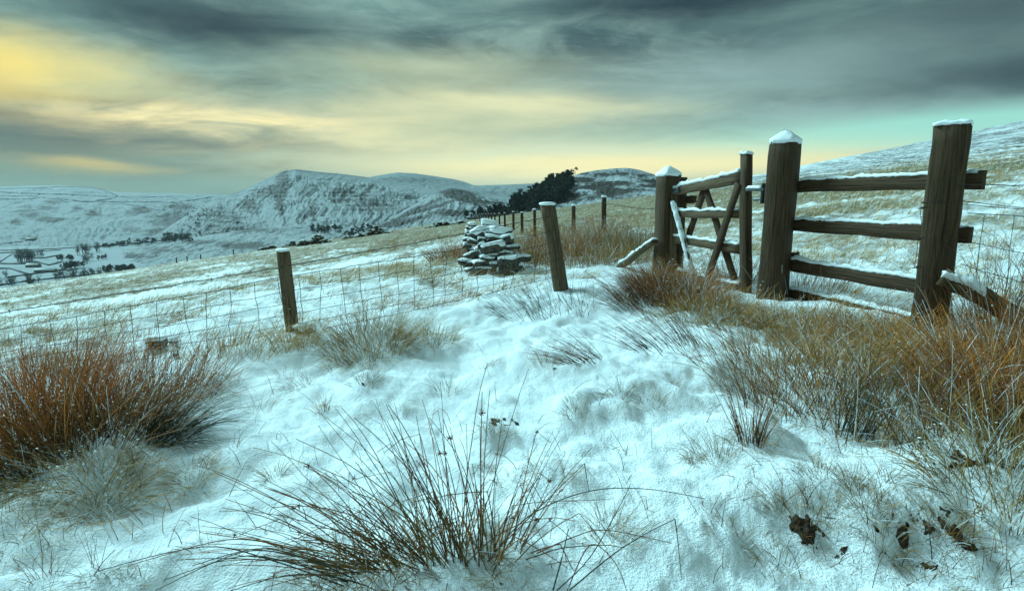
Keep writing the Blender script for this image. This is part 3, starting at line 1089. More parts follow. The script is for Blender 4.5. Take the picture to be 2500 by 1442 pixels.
def wire_pts(knots, sag, seg, wob=.004):
    out = []
    for a, b in zip(knots[:-1], knots[1:]):
        a, b = np.asarray(a), np.asarray(b)
        L = np.linalg.norm(b - a)
        n = max(3, int(L / seg))
        for k in range(n):
            f = k / n
            out.append(a + (b - a) * f + UP * (-sag * L * 4 * f * (1 - f)) + (rng.normal(0, wob, 3) if 0 < k else 0))
    out.append(np.asarray(knots[-1]))
    return np.array(out)


def wire_mesh(pts, r, sides=4):
    V, f, uv = tube(pts, r, sides)
    return mesh('wire', V, f)


def barbs(pts, every, size, r):
    d = np.concatenate([[0], np.cumsum(np.linalg.norm(np.diff(pts, axis=0), axis=1))])
    parts = []
    for s in np.arange(every / 2, d[-1], every):
        p = np.array([np.interp(s, d, pts[:, k]) for k in range(3)])
        for k in range(2):
            v = unit(rng.normal(0, 1, 3)) * size
            V, f, _ = tube([p - v, p + v], r, 3)
            parts.append((V, f))
        v = unit(pts[min(len(pts) - 1, np.searchsorted(d, s))] - p + 1e-6) * size * .5
        V, f, _ = tube([p - v, p + v], r * 2.2, 4)
        parts.append((V, f))
    V, F_ = merge(parts)
    return mesh('barbs', V, F_)


def netting(root, line, tops, bots, n_h, spacing, r=.0021):
    """square stock netting along the polyline; tops and bots are heights at each knot"""
    line = [np.asarray(p, float) for p in line]
    fr = np.linspace(0, 1, n_h) ** .85
    Hs = []
    for k, f in enumerate(fr):
        kn = [np.array([*p, t + (b - t) * f]) for p, t, b in zip(line, tops, bots)]
        pts = wire_pts(kn, .006 + .004 * rng.random(), .10, .003)
        child('line_wire', wire_mesh(pts, r * (1.25 if k in (0, n_h - 1) else 1)), root, 'wire')
        Hs.append(pts)
    d = [np.concatenate([[0], np.cumsum(np.linalg.norm(np.diff(p[:, :2], axis=0), axis=1))]) for p in Hs]
    L = min(x[-1] for x in d)
    for s in np.arange(.08, L, spacing):
        sh = rng.normal(0, .012)
        pp = []
        for k in range(n_h):
            pp.append(np.array([np.interp(s + sh * k * .5, d[k], Hs[k][:, j]) for j in range(3)]) + rng.normal(0, .004, 3))
        child('stay_wire', wire_mesh(np.array(pp), r), root, 'wire')


# the fence that runs from the left edge to the leaning post
pL = LPOST
fdir = unit(np.append(LPOST - LEAN, 0))[:2]
off = LPOST + np.array([-.93, -.36]) * 3.6
wf = thing('wire_fence', 'stock fence of round stakes, sagging netting and barbed wire', 'fence', (*pL, gz(*pL)))
zt = px(661, 612, pL[1])[2]
p_ = child('post', round_post((pL[0] + .03, pL[1], gz(*pL) - .15), (pL[0] - .012, pL[1], zt), .046), wf, 'wood_pale', True)
child('snow_cap', cap_round((pL[0] - .012, pL[1], zt), .046, .014), p_, 'snow', True)
ztl = px(1337, 500, LEAN[1])[2]
bl = np.array([LEAN[0] + .03, LEAN[1], gz(*LEAN) - .12]); tl = np.array([px(1337, 500, LEAN[1])[0], LEAN[1], ztl])
p_ = child('leaning_post', round_post(bl, tl, .073), wf, 'wood_pale', True)
child('snow_cap', cap_round(tl, .072, .025), p_, 'snow', True)
zo = [px(u, v, 0 + y)[2] for (u, v, y) in [(655, 649, pL[1]), (1330, 527, LEAN[1])]]
kL = np.array([off[0], off[1]])
uo, vo = 0, 0
b0 = px_plane(-60, 772, np.array([*pL, 0]), np.array([-(pL - off)[1], (pL - off)[0], 0]))
kn = [b0, np.array([pL[0], pL[1] - .045, zo[0]]), np.array([tl[0] + .03, LEAN[1] - .07, zo[1]])]
bp = wire_pts(kn, .003, .05, .0025)
bw = child('barbed_wire', wire_mesh(bp, .0032), wf, 'wire')
bb = child('barb', barbs(bp, .115, .014, .0016), bw, 'wire')
bb['kind'] = 'stuff'
n0 = px_plane(-60, 812, np.array([*pL, 0]), np.array([-(pL - off)[1], (pL - off)[0], 0]))
nt_ = [n0[2], px(655, 673, pL[1])[2], px(1345, 560, LEAN[1])[2]]
nb_ = [gz(n0[0], n0[1]) - .02, px(680, 815, pL[1])[2], px(1350, 672, LEAN[1])[2]]
netting(wf, [n0[:2], (pL[0], pL[1] - .045), (LEAN[0] - .03, LEAN[1] - .07)], nt_, nb_, 6, .15)

# the fence that runs away from the hinge post along the field
ff = thing('wire_fence', 'line of thin stakes with barbed wire running away past the rushes', 'fence', (*P1, gz(*P1)))
far_posts = [(1474, 508, 11.0), (1400, 520, 13.4), (1305, 516, 17.5), (1274, 519, 21.5), (1253, 522, 25.5), (1232, 520, 31.0), (1219, 521, 37), (1208, 522, 43), (1200, 522, 49), (1193, 522, 55), (1186, 522, 62), (1179, 523, 70), (1170, 524, 78), (1160, 525, 88)]
tops = [np.array([P1[0] - .1, P1[1], px(1600, 512, P1[1])[2]])]
for (u, v, Y) in far_posts:
    t = px(u, v, Y)
    b = np.array([t[0] + .02, Y, gz(t[0], Y) - .1])
    if t[2] - b[2] < .9:
        t[2] = b[2] + .95
    if t[2] - b[2] > 1.45:
        b[2] = b[2]
    p_ = child('post', round_post(b, t, .046 if Y < 20 else .055), ff, 'wood')
    child('snow_cap', cap_round(t, .05, .03), p_, 'snow', True)
    tops.append(t - UP * .09 if Y > 15 else t - UP * .10)
bp = wire_pts(tops[:9], .004, .12, .004)
bw = child('barbed_wire', wire_mesh(bp, .0035), ff, 'wire')
bb = child('barb', barbs(bp, .16, .016, .002), bw, 'wire')
bb['kind'] = 'stuff'
for dz in (.32, .5):
    child('line_wire', wire_mesh(wire_pts([t - UP * dz for t in tops[:6]], .004, .2, .004), .0025), ff, 'wire')
netting(ff, [tops[0][:2], tops[1][:2]], [tops[0][2] - .25, tops[1][2] - .25], [tops[0][2] - .75, tops[1][2] - .75], 5, .15, .0018)

# wires from the strainer out to the right
rw = thing('wire_fence', 'stock netting and barbed wire strained off the thick post', 'fence', (P3[0] + .3, P3[1], gz(P3[0] + .3, P3[1])))
EY = 3.35
e1 = px(2620, 455, EY)
bpw = wire_pts([np.array([P3[0] - .05, P3[1] - .15, px(2262, 451, P3[1])[2]]), px(2400, 450, 3.62), e1], .002, .06, .002)
bw = child('barbed_wire', wire_mesh(bpw, .0028), rw, 'wire')
bb = child('barb', barbs(bpw, .11, .013, .0015), bw, 'wire'); bb['kind'] = 'stuff'
for (v0, v1, v2, vv0) in [(494, 497, 522, 0), (496, 489, 521, 1)]:
    child('line_wire', wire_mesh(wire_pts([px(2250, v0, P3[1] - .13), px(2335, v1, P3[1] - .06), px(2620, v2, EY)], .0, .1, .0012), .0022), rw, 'wire')
netting(rw, [(P3[0] + .13, P3[1] - .04), px(2640, 520, EY)[:2]], [px(2330, 520, P3[1])[2], px(2640, 531, EY)[2]], [px(2330, 690, P3[1])[2], px(2640, 800, EY)[2]], 4, .152, .002)
# old wire twists stapled round the strainer
for i, v in enumerate((510, 585, 655)):
    c_ = px(2246 - i * 7, v, P3[1] - .13)
    a = np.linspace(0, 4 * math.pi, 26)
    V, f, _ = tube(np.stack([c_[0] + .02 * np.cos(a) + .002 * a, c_[1] + .012 * np.sin(a) - .004, c_[2] + .0012 * a], -1), .0022, 4)
    child('wire_twist', mesh('twist', V, f), rw, 'wire')
child('line_wire', wire_mesh(np.array([px(2246, 510, P3[1] - .14), px(2250, 545, P3[1] - .15), px(2241, 585, P3[1] - .14), px(2238, 620, P3[1] - .15), px(2232, 655, P3[1] - .14)]), .0022), rw, 'wire')

# ------------------------------------------------------------------ stones
import bmesh
bm = bmesh.new()
bmesh.ops.create_icosphere(bm, subdivisions=2, radius=1)
ICO_V = np.array([v.co[:] for v in bm.verts]); ICO_F = np.array([[v.index for v in f.verts] for f in bm.faces])
bm.free()
bm = bmesh.new()
bmesh.ops.create_icosphere(bm, subdivisions=1, radius=1)
SOFT_V = np.array([v.co[:] for v in bm.verts]); SOFT_F = np.array([[v.index for v in f.verts] for f in bm.faces])
bm.free()


def stone_mesh(c_, size, rz, tilt=0.0, seed=0, blocky=.42):
    r_ = np.random.default_rng(seed)
    d = ICO_V
    p = np.sign(d) * np.abs(d) ** blocky
    n = np.stack([fbm(d[:, 0] * 1.3 + seed, d[:, 1] * 1.3 + d[:, 2], 3) for _ in range(1)], -1)
    p = p * (1 + .30 * n) + r_.normal(0, .035, p.shape)
    p = p * np.asarray(size) / 2
    ct, st = math.cos(tilt), math.sin(tilt)
    p = np.stack([p[:, 0] * ct - p[:, 2] * st, p[:, 1], p[:, 0] * st + p[:, 2] * ct], -1)
    ca, sa = math.cos(rz), math.sin(rz)
    p = np.stack([p[:, 0] * ca - p[:, 1] * sa, p[:, 0] * sa + p[:, 1] * ca, p[:, 2]], -1)
    return p + np.asarray(c_)


def stone(root, c_, size, rz=0.0, tilt=0.0, seed=0, snow=.02, cover=.25):
    P = stone_mesh(c_, size, rz, tilt, seed)
    o = child('stone', mesh('stone', P, [ICO_F]), root, 'stone')
    if snow:
        dz = (P[:, 2] - c_[2]) / (size[2] / 2)
        up = sstep(cover - .35, cover + .45, dz)
        ctr = np.asarray(c_)
        Q = ctr + (P - ctr) * np.array([1.04, 1.04, 1.0])
        nz = fbm(P[:, 0] * 14 + seed, P[:, 1] * 14, 2)
        Q[:, 2] += snow * up * (1 + .5 * nz)
        low = dz < cover - .35
        Q[low] = ctr + (Q[low] - ctr) * .80
        child('snow_cap', mesh('snow', Q, [ICO_F]), o, 'snow', True)
    return o


# tumbled end of a dry stone wall
SY = 7.2
w0 = px(1213, 668, SY)
wall = thing('stone_wall_end', 'tumbled dry stone wall end with thick snow on its slabs', 'stone wall', tuple(w0))
sc = SY / F


def wall_stone(u, v, w, h, dep, Y, tilt=0.0, seed=0, snow=.022, cover=.3, rz=0.0):
    stone(wall, px(u, v, Y), (w * sc, dep, h * sc), rz, tilt, seed, snow, cover)


spec = [(1195, 548, 42, 16, .16, 7.4, -.25), (1172, 572, 40, 30, .3, 7.35, .45), (1198, 566, 50, 24, .3, 7.4, .15), (1222, 568, 56, 22, .3, 7.3, -.1),
        (1215, 578, 50, 12, .3, 7.22, .05), (1243, 588, 30, 22, .3, 7.15, -.05), (1186, 590, 26, 18, .3, 7.3, .1), (1204, 600, 58, 26, .32, 7.05, .14), (1176, 606, 20, 30, .25, 7.2, .2),
        (1244, 605, 40, 10, .3, 7.1, -.08), (1166, 620, 30, 20, .3, 7.2, .2), (1205, 622, 36, 9, .3, 7.05, 0), (1243, 618, 44, 12, .3, 7.05, -.05), (1182, 634, 28, 24, .3, 7.05, .1),
        (1203, 634, 30, 16, .3, 7.0, .1), (1245, 640, 56, 36, .34, 6.9, -.08), (1212, 648, 44, 20, .3, 6.95, .05), (1170, 648, 40, 20, .3, 7.0, .1), (1268, 650, 22, 26, .3, 6.95, .1),
        (1150, 645, 24, 14, .25, 7.1, .2), (1190, 660, 50, 14, .3, 6.95, 0), (1240, 664, 60, 16, .3, 6.9, 0), (1222, 590, 60, 60, .3, 7.5, 0), (1200, 630, 80, 60, .3, 7.35, 0), (1240, 640, 60, 50, .3, 7.3, 0)]
for (u0_, v0_) in [(1140, 660), (1165, 668), (1285, 662), (1225, 672), (1130, 640), (1150, 625), (1145, 600), (1142, 585), (1155, 610), (1275, 630), (1180, 585), (1160, 590), (1205, 672), (1262, 672)]:
    spec.append((u0_ + rng.normal(0, 4), v0_, rng.uniform(14, 30), rng.uniform(8, 16), .16, 7.0 + rng.uniform(0, .5), rng.normal(0, .25)))
for k, (u, v, w, h, dep, Y, t) in enumerate(spec):
    if 4 <= k < 22:
        u, v, t = u + rng.normal(0, 4), v + rng.normal(0, 2), t + rng.normal(0, .13)
    wall_stone(u, v, w, h, dep, Y, t, 11 + k, .024 if k < 4 else .014, .15 if k < 4 else .48, rng.normal(0, .2))
# the little cairn of stones behind it
c0 = px(1152, 575, 9.0)
cairn = thing('stone_pile', 'small snowy heap of stones behind the tumbled wall end', 'stone pile', tuple(c0))
for k, (u, v, w, h) in enumerate([(1153, 549, 20, 9), (1147, 556, 20, 8), (1158, 557, 20, 9), (1150, 564, 26, 9), (1146, 572, 22, 10), (1160, 568, 18, 10), (1152, 578, 30, 12)]):
    stone(cairn, px(u, v, 9.0 + .03 * k), (w * 9 / F, .2, h * 9 / F), rng.normal(0, .3), rng.normal(0, .15), 60 + k, .015, .2)

# loose field stones along the fence
for k, (u, v, w, h, lab) in enumerate([(385, 838, 46, 24, 'square snowy fieldstone standing behind the brown rushes'), (424, 834, 20, 16, 'small dark stone leaning against the square fieldstone'),
                                       (712, 778, 16, 22, 'upright dark stone fragment just behind the round stake'), (745, 805, 52, 18, 'flat mossy stone lying beside the round stake'),
                                       (430, 862, 12, 22, 'dark upright stone sliver below the square fieldstone'), (1242, 578 + 82, 24, 16, None)]):
    if lab is None:
        continue
    p = hit(u, v + h * .4)
    s_k = p[1] / F
    t = thing('field_stone', lab, 'stone', tuple(p))
    stone(t, p + UP * h * s_k * .42, (w * s_k, w * s_k * .7, h * s_k), rng.normal(0, .4), rng.normal(0, .15), 80 + k, .018 if w > 20 else .006, .35)


# ------------------------------------------------------------------ rushes and grasses
BROWN = np.array([.40, .145, .032]); RED = np.array([.50, .150, .022]); DARK = np.array([.030, .032, .016]); GREEN = np.array([.055, .062, .026])
STRAW = np.array([.60, .35, .09]); PALE = np.array([.60, .42, .18]); FROST = np.array([.80, .85, .87]); OLIVE = np.array([.22, .15, .034])


def plant_cols(N, K, base, tip, var, frost):
    frost = frost * .6
    s = np.linspace(0, 1, K)[None, :, None]
    mixr = np.clip(rng.normal(0, .25, (N, 1, 1)), -.5, .5)
    f = np.clip(s ** .8 + mixr, 0, 1)
    c = base + (tip - base) * f
    c = c * rng.lognormal(0, var, (N, 1, 1))
    fr = (rng.random((N, 1, 1)) < frost) & (s > rng.uniform(-.2, .7, (N, 1, 1)))
    return np.clip(np.where(fr, FROST * rng.uniform(.7, 1, (N, 1, 1)), c), 0, 1)


def rush_geo(center, n, h, rad, base_c, tip_c, lean=0.0, lean_az=0.0, spread=.45, droop=.5, frost=.06, kink=.1, thick=.0022, ell=1.0, K=7, sides=3, var=.3, flat=0.0):
    a = rng.uniform(0, 2 * np.pi, n)
    rr = rad * np.sqrt(rng.random(n))
    bx, by = rr * np.cos(a) * ell, rr * np.sin(a)
    x, y = center[0] + bx, center[1] + by
    z = ground(x, y, False) - .02
    base = np.stack([x, y, z], -1)
    # lean outwards from the middle plus a common lean
    vx = spread * (np.cos(a) * (rr / rad) + rng.normal(0, .35, n)) + lean * math.cos(lean_az)
    vy = spread * (np.sin(a) * (rr / rad) + rng.normal(0, .35, n)) + lean * math.sin(lean_az)
    az_ = np.arctan2(vy, vx)
    phi = np.clip(np.hypot(vx, vy) + flat, 0, 1.45)
    L = h * rng.uniform(.45, 1.1, n)
    P = curve_paths(base, phi, az_, L, rng.uniform(.1, 1, n) * droop, K, kink, .045)
    gzz = ground(P[..., 0], P[..., 1], False) + .006
    P[..., 2] = np.maximum(P[..., 2], np.where(np.arange(K)[None, :] > 1, gzz, -99))
    th = thick * rng.uniform(.6, 1.25, (n, 1)) * np.linspace(1.0, .35, K)[None, :]
    C = plant_cols(n, K, base_c, tip_c, var, frost)
    fr = (C.min(-1) > .5)
    th = th * np.where(fr, 1.25, 1.0) * .74
    return stems(P, th, C, sides)


def geo_mesh(list_):
    V, FS, C, off = [], [], [], 0
    for v, f, c_ in list_:
        V.append(v); C.append(c_); FS += [x + off for x in f]; off += len(v)
    return mesh('stems', np.vstack(V), FS, tint=np.vstack(C))


def rush(u, v, label, n, h, rad, base_c, tip_c, group=None, litter=0, name='rush_clump', cat='rush', pos=None, clumps=None, **kw):
    if clumps is None:
        clumps = min(140, n // 6) if n > 100 else 0
    c_ = hit(u, v) if pos is None else np.array([*pos, gz(*pos)])
    t = thing(name, label, cat, tuple(c_), group)
    o = child('stems', geo_mesh([rush_geo(c_, n, h, rad, base_c, tip_c, **kw)]), t, 'stem')
    o['kind'] = 'stuff'
    if clumps:
        k_ = clumps
        a = rng.uniform(0, 2 * np.pi, k_); rr = rad * 1.25 * np.sqrt(rng.random(k_))
        cx, cy = c_[0] + rr * np.cos(a) * kw.get('ell', 1.0), c_[1] + rr * np.sin(a)
        cz = ground(cx, cy, False) + np.abs(rng.normal(0, .40 * h, k_))
        parts = []
        for i in range(k_):
            sz = rng.uniform(.0014, .0038) * max(1.0, c_[1] / 4)
            parts.append((SOFT_V * (1 + .35 * rng.normal(0, 1, (len(SOFT_V), 1)) * .5) * np.array([sz * rng.uniform(.8, 1.8), sz * rng.uniform(.8, 1.5), sz * .6]) + np.array([cx[i], cy[i], cz[i]]), [SOFT_F]))
        o = child('snow_lumps', mesh('lumps', *merge(parts)), t, 'snow', True)
        o['kind'] = 'stuff'
    if litter:
        o = child('dead_leaves', geo_mesh([rush_geo(c_, litter, h * .45, rad * 1.25, OLIVE, STRAW * .85, spread=1.0, droop=1.3, frost=.2, kink=.3, thick=kw.get('thick', .0022) * .9, ell=kw.get('ell', 1.0))]), t, 'stem')
        o['kind'] = 'stuff'
    return t


PI = math.pi
# --- left bank
rush(40, 1075, 'dense fox brown rush clump, the reddest and largest on the left bank', 800, .46, .32, DARK, RED * 1.2, litter=300, lean=.25, lean_az=PI * .75, spread=.55, droop=.6, frost=.02, thick=.0026)
rush(235, 1060, 'tangled brown and green rush clump beside the reddest clump', 560, .44, .26, DARK, BROWN, litter=250, lean=.15, lean_az=.9, spread=.6, droop=.5, frost=.08, thick=.0024)
rush(385, 985, 'thin brown rush clump in front of the square fieldstone', 360, .44, .27, DARK, BROWN * .9, litter=180, lean=.2, lean_az=.3, spread=.55, droop=.5, frost=.08, thick=.0022)
rush(400, 1065, 'low green rush tuft drooping over smooth snow beside brown rushes', 260, .34, .10, DARK, GREEN, lean=.75, lean_az=-.1, spread=.45, droop=.9, frost=.05, thick=.0020)
rush(120, 1130, 'dark flattened rush stems below the reddest clump', 260, .36, .22, DARK, OLIVE * .6, lean=.55, lean_az=-PI * .6, spread=.7, droop=.9, frost=.05, thick=.0023)
rush(130, 940, 'reddish rush clump behind the reddest clump, tips against the netting', 360, .40, .3, DARK, RED * .9, lean=.1, lean_az=1.2, spread=.5, droop=.4, thick=.0022)
# --- around the round stake
rush(590, 845, 'straw coloured grass tuft hard against the round stake', 420, .24, .20, OLIVE, STRAW, name='grass_tuft', cat='grass tuft', lean=.25, lean_az=.2, spread=.6, droop=.7, frost=.12, ell=1.8, thick=.0019)
rush(720, 845, 'thin straw grass tuft between round stake and frosted tussock', 200, .26, .14, OLIVE, STRAW, name='grass_tuft', cat='grass tuft', spread=.5, droop=.6, frost=.15, thick=.0018)
rush(905, 838, 'big frosted green tussock under the netting', 650, .29, .22, OLIVE * .8, STRAW * .8, name='grass_tuft', cat='grass tuft', spread=.75, droop=.9, frost=.30, thick=.0020, ell=1.25, litter=250)
rush(1050, 830, 'smaller frosted grass tussock touching the big green one', 300, .22, .16, OLIVE, STRAW * .8, name='grass_tuft', cat='grass tuft', spread=.8, droop=1., frost=.3, thick=.0018)
# --- beyond the leaning post
midlab = 'straw brown rush clump between leaning post and hinge post'
for (u, v, Y, n, h) in [(1300, 640, 8.2, 420, .5), (1345, 628, 8.6, 420, .55), (1400, 632, 8.4, 480, .5), (1450, 622, 8.8, 480, .55), (1500, 628, 8.4, 480, .5), (1545, 618, 8.8, 450, .55), (1420, 655, 7.4, 350, .35), (1500, 655, 7.3, 380, .38),
                        (1565, 640, 8.0, 420, .5), (1280, 655, 7.6, 300, .42), (1380, 600, 10.5, 420, .55), (1470, 595, 11, 420, .6), (1320, 600, 11, 420, .55)]:
    q = px(u, v, Y)
    rush(0, 0, midlab, n, h, .38, OLIVE * .9, BROWN * 1.1 if rng.random() < .55 else STRAW * .62, group='rushes beyond the leaning post', pos=q[:2], spread=.5, droop=.5, frost=.22, thick=.0032, ell=1.3, K=6)
for (u, v, Y, lab) in [(1118, 585, 9.5, 'red brown rush clump at the back of the tumbled wall'), (1165, 575, 12, 'short rush clump around the small stone heap')]:
    q = px(u, v, Y)
    rush(0, 0, lab, 600, .45, .38, OLIVE, RED * .8, pos=q[:2], spread=.6, droop=.6, frost=.12, thick=.0034, ell=1.2, K=6)
# --- round the gate
rush(1640, 715, 'bushy brown rush clump under the gate hinge', 1000, .34, .30, DARK, BROWN * 1.0, litter=500, spread=.7, droop=.8, frost=.14, thick=.0026, ell=1.2)
rush(1700, 745, 'frosted brown rush clump under the gate rails', 500, .28, .24, OLIVE, BROWN, litter=300, spread=.7, droop=.8, frost=.2, thick=.0025)
rush(1570, 745, 'dark leaning rush stems between leaning post and gate', 260, .42, .25, DARK, BROWN * .6, lean=.6, lean_az=PI, spread=.4, droop=.5, frost=.05, thick=.0026)
rush(1330, 765, 'scattered dark rush stems at the foot of the leaning post', 130, .42, .30, DARK, DARK * 1.8, lean=.5, lean_az=PI * .9, spread=.6, droop=.5, frost=.05, kink=.3, thick=.0026, ell=1.4)
rush(1640, 850, 'thin dark rush stems lying across the trodden path', 90, .45, .2, DARK, BROWN * .5, lean=.8, lean_az=PI * .85, spread=.3, droop=.5, frost=.04, kink=.25, thick=.0026)
rush(1440, 880, 'small flattened rush tuft on the trodden path', 60, .32, .10, DARK, BROWN * .6, lean=1.0, lean_az=PI * .95, spread=.3, droop=.4, frost=.04, thick=.0024)
rush(1760, 775, 'straw grass tuft at the foot of the latch stile', 520, .20, .30, OLIVE, STRAW * .75, name='grass_tuft', cat='grass tuft', litter=300, spread=.8, droop=1., frost=.3, thick=.0023, ell=1.4)
rush(1880, 790, 'frosted grass tuft wrapped round the latch post foot', 420, .18, .26, OLIVE, STRAW * .75, name='grass_tuft', cat='grass tuft', litter=250, spread=.8, droop=1., frost=.35, thick=.0023, ell=1.3)
# --- right bank under the rails
RB = [(1850, 905, 240, .34, BROWN * .8, 'wiry brown rush clump on the path side of the latch post'), (1960, 950, 300, .36, BROWN, 'upright brown rush clump in front of the lowest rail'),
      (2050, 900, 420, .28, STRAW * .7, 'pale frosted rush clump under the middle of the rails'), (2130, 985, 280, .36, BROWN * .9, 'loose rush clump leaning over the snow below the rails'),
      (2190, 885, 420, .28, BROWN, 'brown rush clump crowding the strainer post foot'), (2300, 900, 460, .34, BROWN * 1.1, 'tall brown rush clump before the mossy log'),
      (2260, 1010, 260, .42, GREEN * 1.2, 'green based rush clump fanned over the snow near the mossy log'), (2390, 950, 520, .40, RED * .8, 'dense russet rush clump under the mossy log'),
      (2480, 1020, 900, .52, RED * .9, 'tallest russet rush clump on the right bank'), (2510, 930, 420, .46, BROWN, 'rush clump at the low end of the mossy log')]
for (u, v, n, h, tc_, lab) in RB:
    if n < 800:
        n = int(n * .66)
        h = h * .92
    if n < 500 and rng.random() < .5:
        tc_ = tc_ * .4 + STRAW * .5
    rush(u, v, lab, n, h, .27, DARK * 1.2 + OLIVE * .25 if h > .33 else OLIVE, tc_ * 1.1, litter=int(n * .45), spread=.6, droop=.7, frost=.16, kink=.22, thick=.0026, ell=1.2, lean=.12, lean_az=PI * (.9 if u < 2200 else .25))
rush(1835, 1080, 'small stiff rush tuft growing alone near the bank edge', 70, .30, .05, DARK, BROWN * .8, spread=.4, droop=.3, frost=.1, thick=.0024, litter=30)
rush(2080, 1065, 'sparse dark green rush tuft sprouting from smooth snow', 60, .36, .06, DARK, GREEN, lean=.35, lean_az=.3, spread=.25, droop=.2, frost=.03, thick=.0027)
rush(2470, 1180, 'frost caked dead grass clump below the tallest russet rushes', 420, .32, .22, OLIVE, STRAW * .6, name='grass_tuft', cat='grass tuft', spread=.9, droop=1., frost=.4, thick=.0022, litter=200)
for (u, v, n, h) in [(1590, 700, 320, .20), (1625, 745, 320, .20), (1680, 775, 320, .18), (1740, 745, 260, .22), (1800, 800, 300, .18), (1850, 830, 260, .18), (1930, 800, 320, .20), (1980, 850, 260, .22), (2060, 830, 320, .20), (2120, 870, 260, .24), (2180, 835, 300, .2), (2240, 900, 260, .24), (2320, 850, 320, .22), (1900, 870, 200, .2), (2010, 905, 200, .24)]:
    gl = 'straw tuft tangled under the gate' if u < 1790 else ('straw tuft at the foot of the latch post side' if u < 1890 else ('straw tuft tangled under the lowest rail' if u < 2150 else 'straw tuft at the foot of the strainer post'))
    n = int(n * .55)
    rush(u, v, gl, n, h, .22, OLIVE * .8, (STRAW * .7 if rng.random() < .6 else BROWN * 1.2), group=gl.replace('straw tuft', 'straw tufts'), name='grass_tuft', cat='grass tuft', spread=.85, droop=1., frost=.3, thick=.0026, ell=1.4, K=6, kink=.2)
for (u, v, n, h, lab) in [(1985, 1015, 60, .34, 'sparse wiry rushes standing in clean snow below the upright brown clump'), (2150, 1055, 70, .36, 'sparse leaning rushes at the lower edge of the bank'),
                          (2350, 1060, 110, .40, 'dark based rushes in front of the russet clumps'), (1900, 985, 60, .30, 'few thin rushes beside the wiry brown clump')]:
    rush(u, v, lab, n, h, .16, DARK, BROWN * .7, spread=.5, droop=.4, frost=.08, thick=.0026, ell=1.6, lean=.2, lean_az=.5, litter=30)
for (u, v, lab) in [(2440, 905, 'tall dark rush stems arching in front of the mossy log'), (2530, 900, 'tall dark rush stems crossing the low end of the mossy log'), (2600, 1000, 'russet rushes past the low end of the mossy log')]:
    rush(u, v, lab, 130, .58, .2, DARK, BROWN * .7, spread=.4, droop=.7, frost=.06, thick=.0028, litter=60)
for (u, v, lab) in [(1600, 690, 'golden rush clump banked against the hinge post'), (1665, 705, 'golden rushes banked under the hinge end of the gate'), (1760, 755, 'golden rushes banked under the latch end of the gate'), (1955, 805, 'golden rushes banked under the latch end of the rails'),
                    (2050, 815, 'golden rushes banked under the middle rails'), (2150, 830, 'golden rushes banked under the strainer end of the rails'), (2250, 850, 'golden rushes wrapped round the strainer post')]:
    rush(u, v, lab, 330, .27, .24, OLIVE, STRAW * .5 + BROWN * .5, spread=.65, droop=.8, frost=.16, kink=.2, thick=.0026, ell=1.4, litter=200)
# behind the strainer
for (x, y, lab) in [(P3[0] + .55, P3[1] + .15, 'arching dark rush stems behind the netting'), (P3[0] + 1.0, P3[1] - .1, 'second stand of arching rushes behind the netting')]:
    rush(0, 0, lab, 160, .75, .3, DARK, BROWN * .6, pos=(x, y), spread=.45, droop=.9, frost=.06, thick=.0028)
for (x, y, lab) in [(2.62, 5.0, 'thin brown rushes just beyond the rail fence'), (2.2, 5.7, 'brown rushes just beyond the gate')]:
    rush(0, 0, lab, 220, .42, .35, OLIVE, BROWN, pos=(x, y), spread=.5, droop=.6, frost=.2, thick=.0026)

# --- the rush clump in the foreground, stem by stem
fg_c = hit(1090, 1345)
fg = thing('rush_clump', 'spiky dark rush clump standing alone on the smooth foreground snow', 'rush', tuple(fg_c))
YB = fg_c[1]
N = 180
for i in range(N):
    b = rng.beta(1.25, 1.1)
    ub = 850 + 420 * b
    vb = 1392 - 50 * b + rng.normal(0, 16)
    p = hit(ub, vb)
    p[2] -= .02
    ctr = (b - .60)
    lean_x = (b - .70) * 1.8 + rng.normal(-.10, .25)
    lean_y = rng.normal(.0, .28)
    phi = min(1.35, math.hypot(lean_x, lean_y))
    aa = math.atan2(lean_y, lean_x)
    L = rng.uniform(.22, .54) * (1.05 if lean_x < -.5 else 1.0) * (.72 if b > .85 else 1)
    K = 9
    P = curve_paths(p[None], np.array([phi]), np.array([aa]), np.array([L]), np.array([rng.uniform(.0, .7)]), K, .17, .03)
    gg = ground(P[..., 0], P[..., 1], False) + .008
    P[..., 2] = np.maximum(P[..., 2], np.where(np.arange(K)[None, :] > 1, gg, -99))
    th = .0016 * rng.uniform(.7, 1.2) * np.linspace(1.05, .45, K)[None]
    tipc = [BROWN * .5, BROWN * .3, BROWN * .75, OLIVE * .7][rng.integers(0, 4)]
    C = plant_cols(1, K, OLIVE * .45, tipc, .3, .03)
    V, f, c_ = stems(P, th, C, 5)
    if rng.random() < .13:      # seed head near the tip
        k = rng.integers(5, 8)
        hd = P[0, k] + rng.normal(0, .0015, (14, 3))
        hp_ = np.stack([np.broadcast_to(P[0, k], (14, 3)), hd + rng.normal(0, .003, (14, 3))], 1)
        v2, f2, c2 = stems(hp_, np.full((14, 2), .0010), np.broadcast_to(BROWN * .35, (14, 2, 3)), 3)
        f = f + [x + len(V) for x in f2]; V = np.vstack([V, v2]); c_ = np.vstack([c_, c2])
    child('stem', mesh('stem', V, f, tint=c_), fg, 'stem')


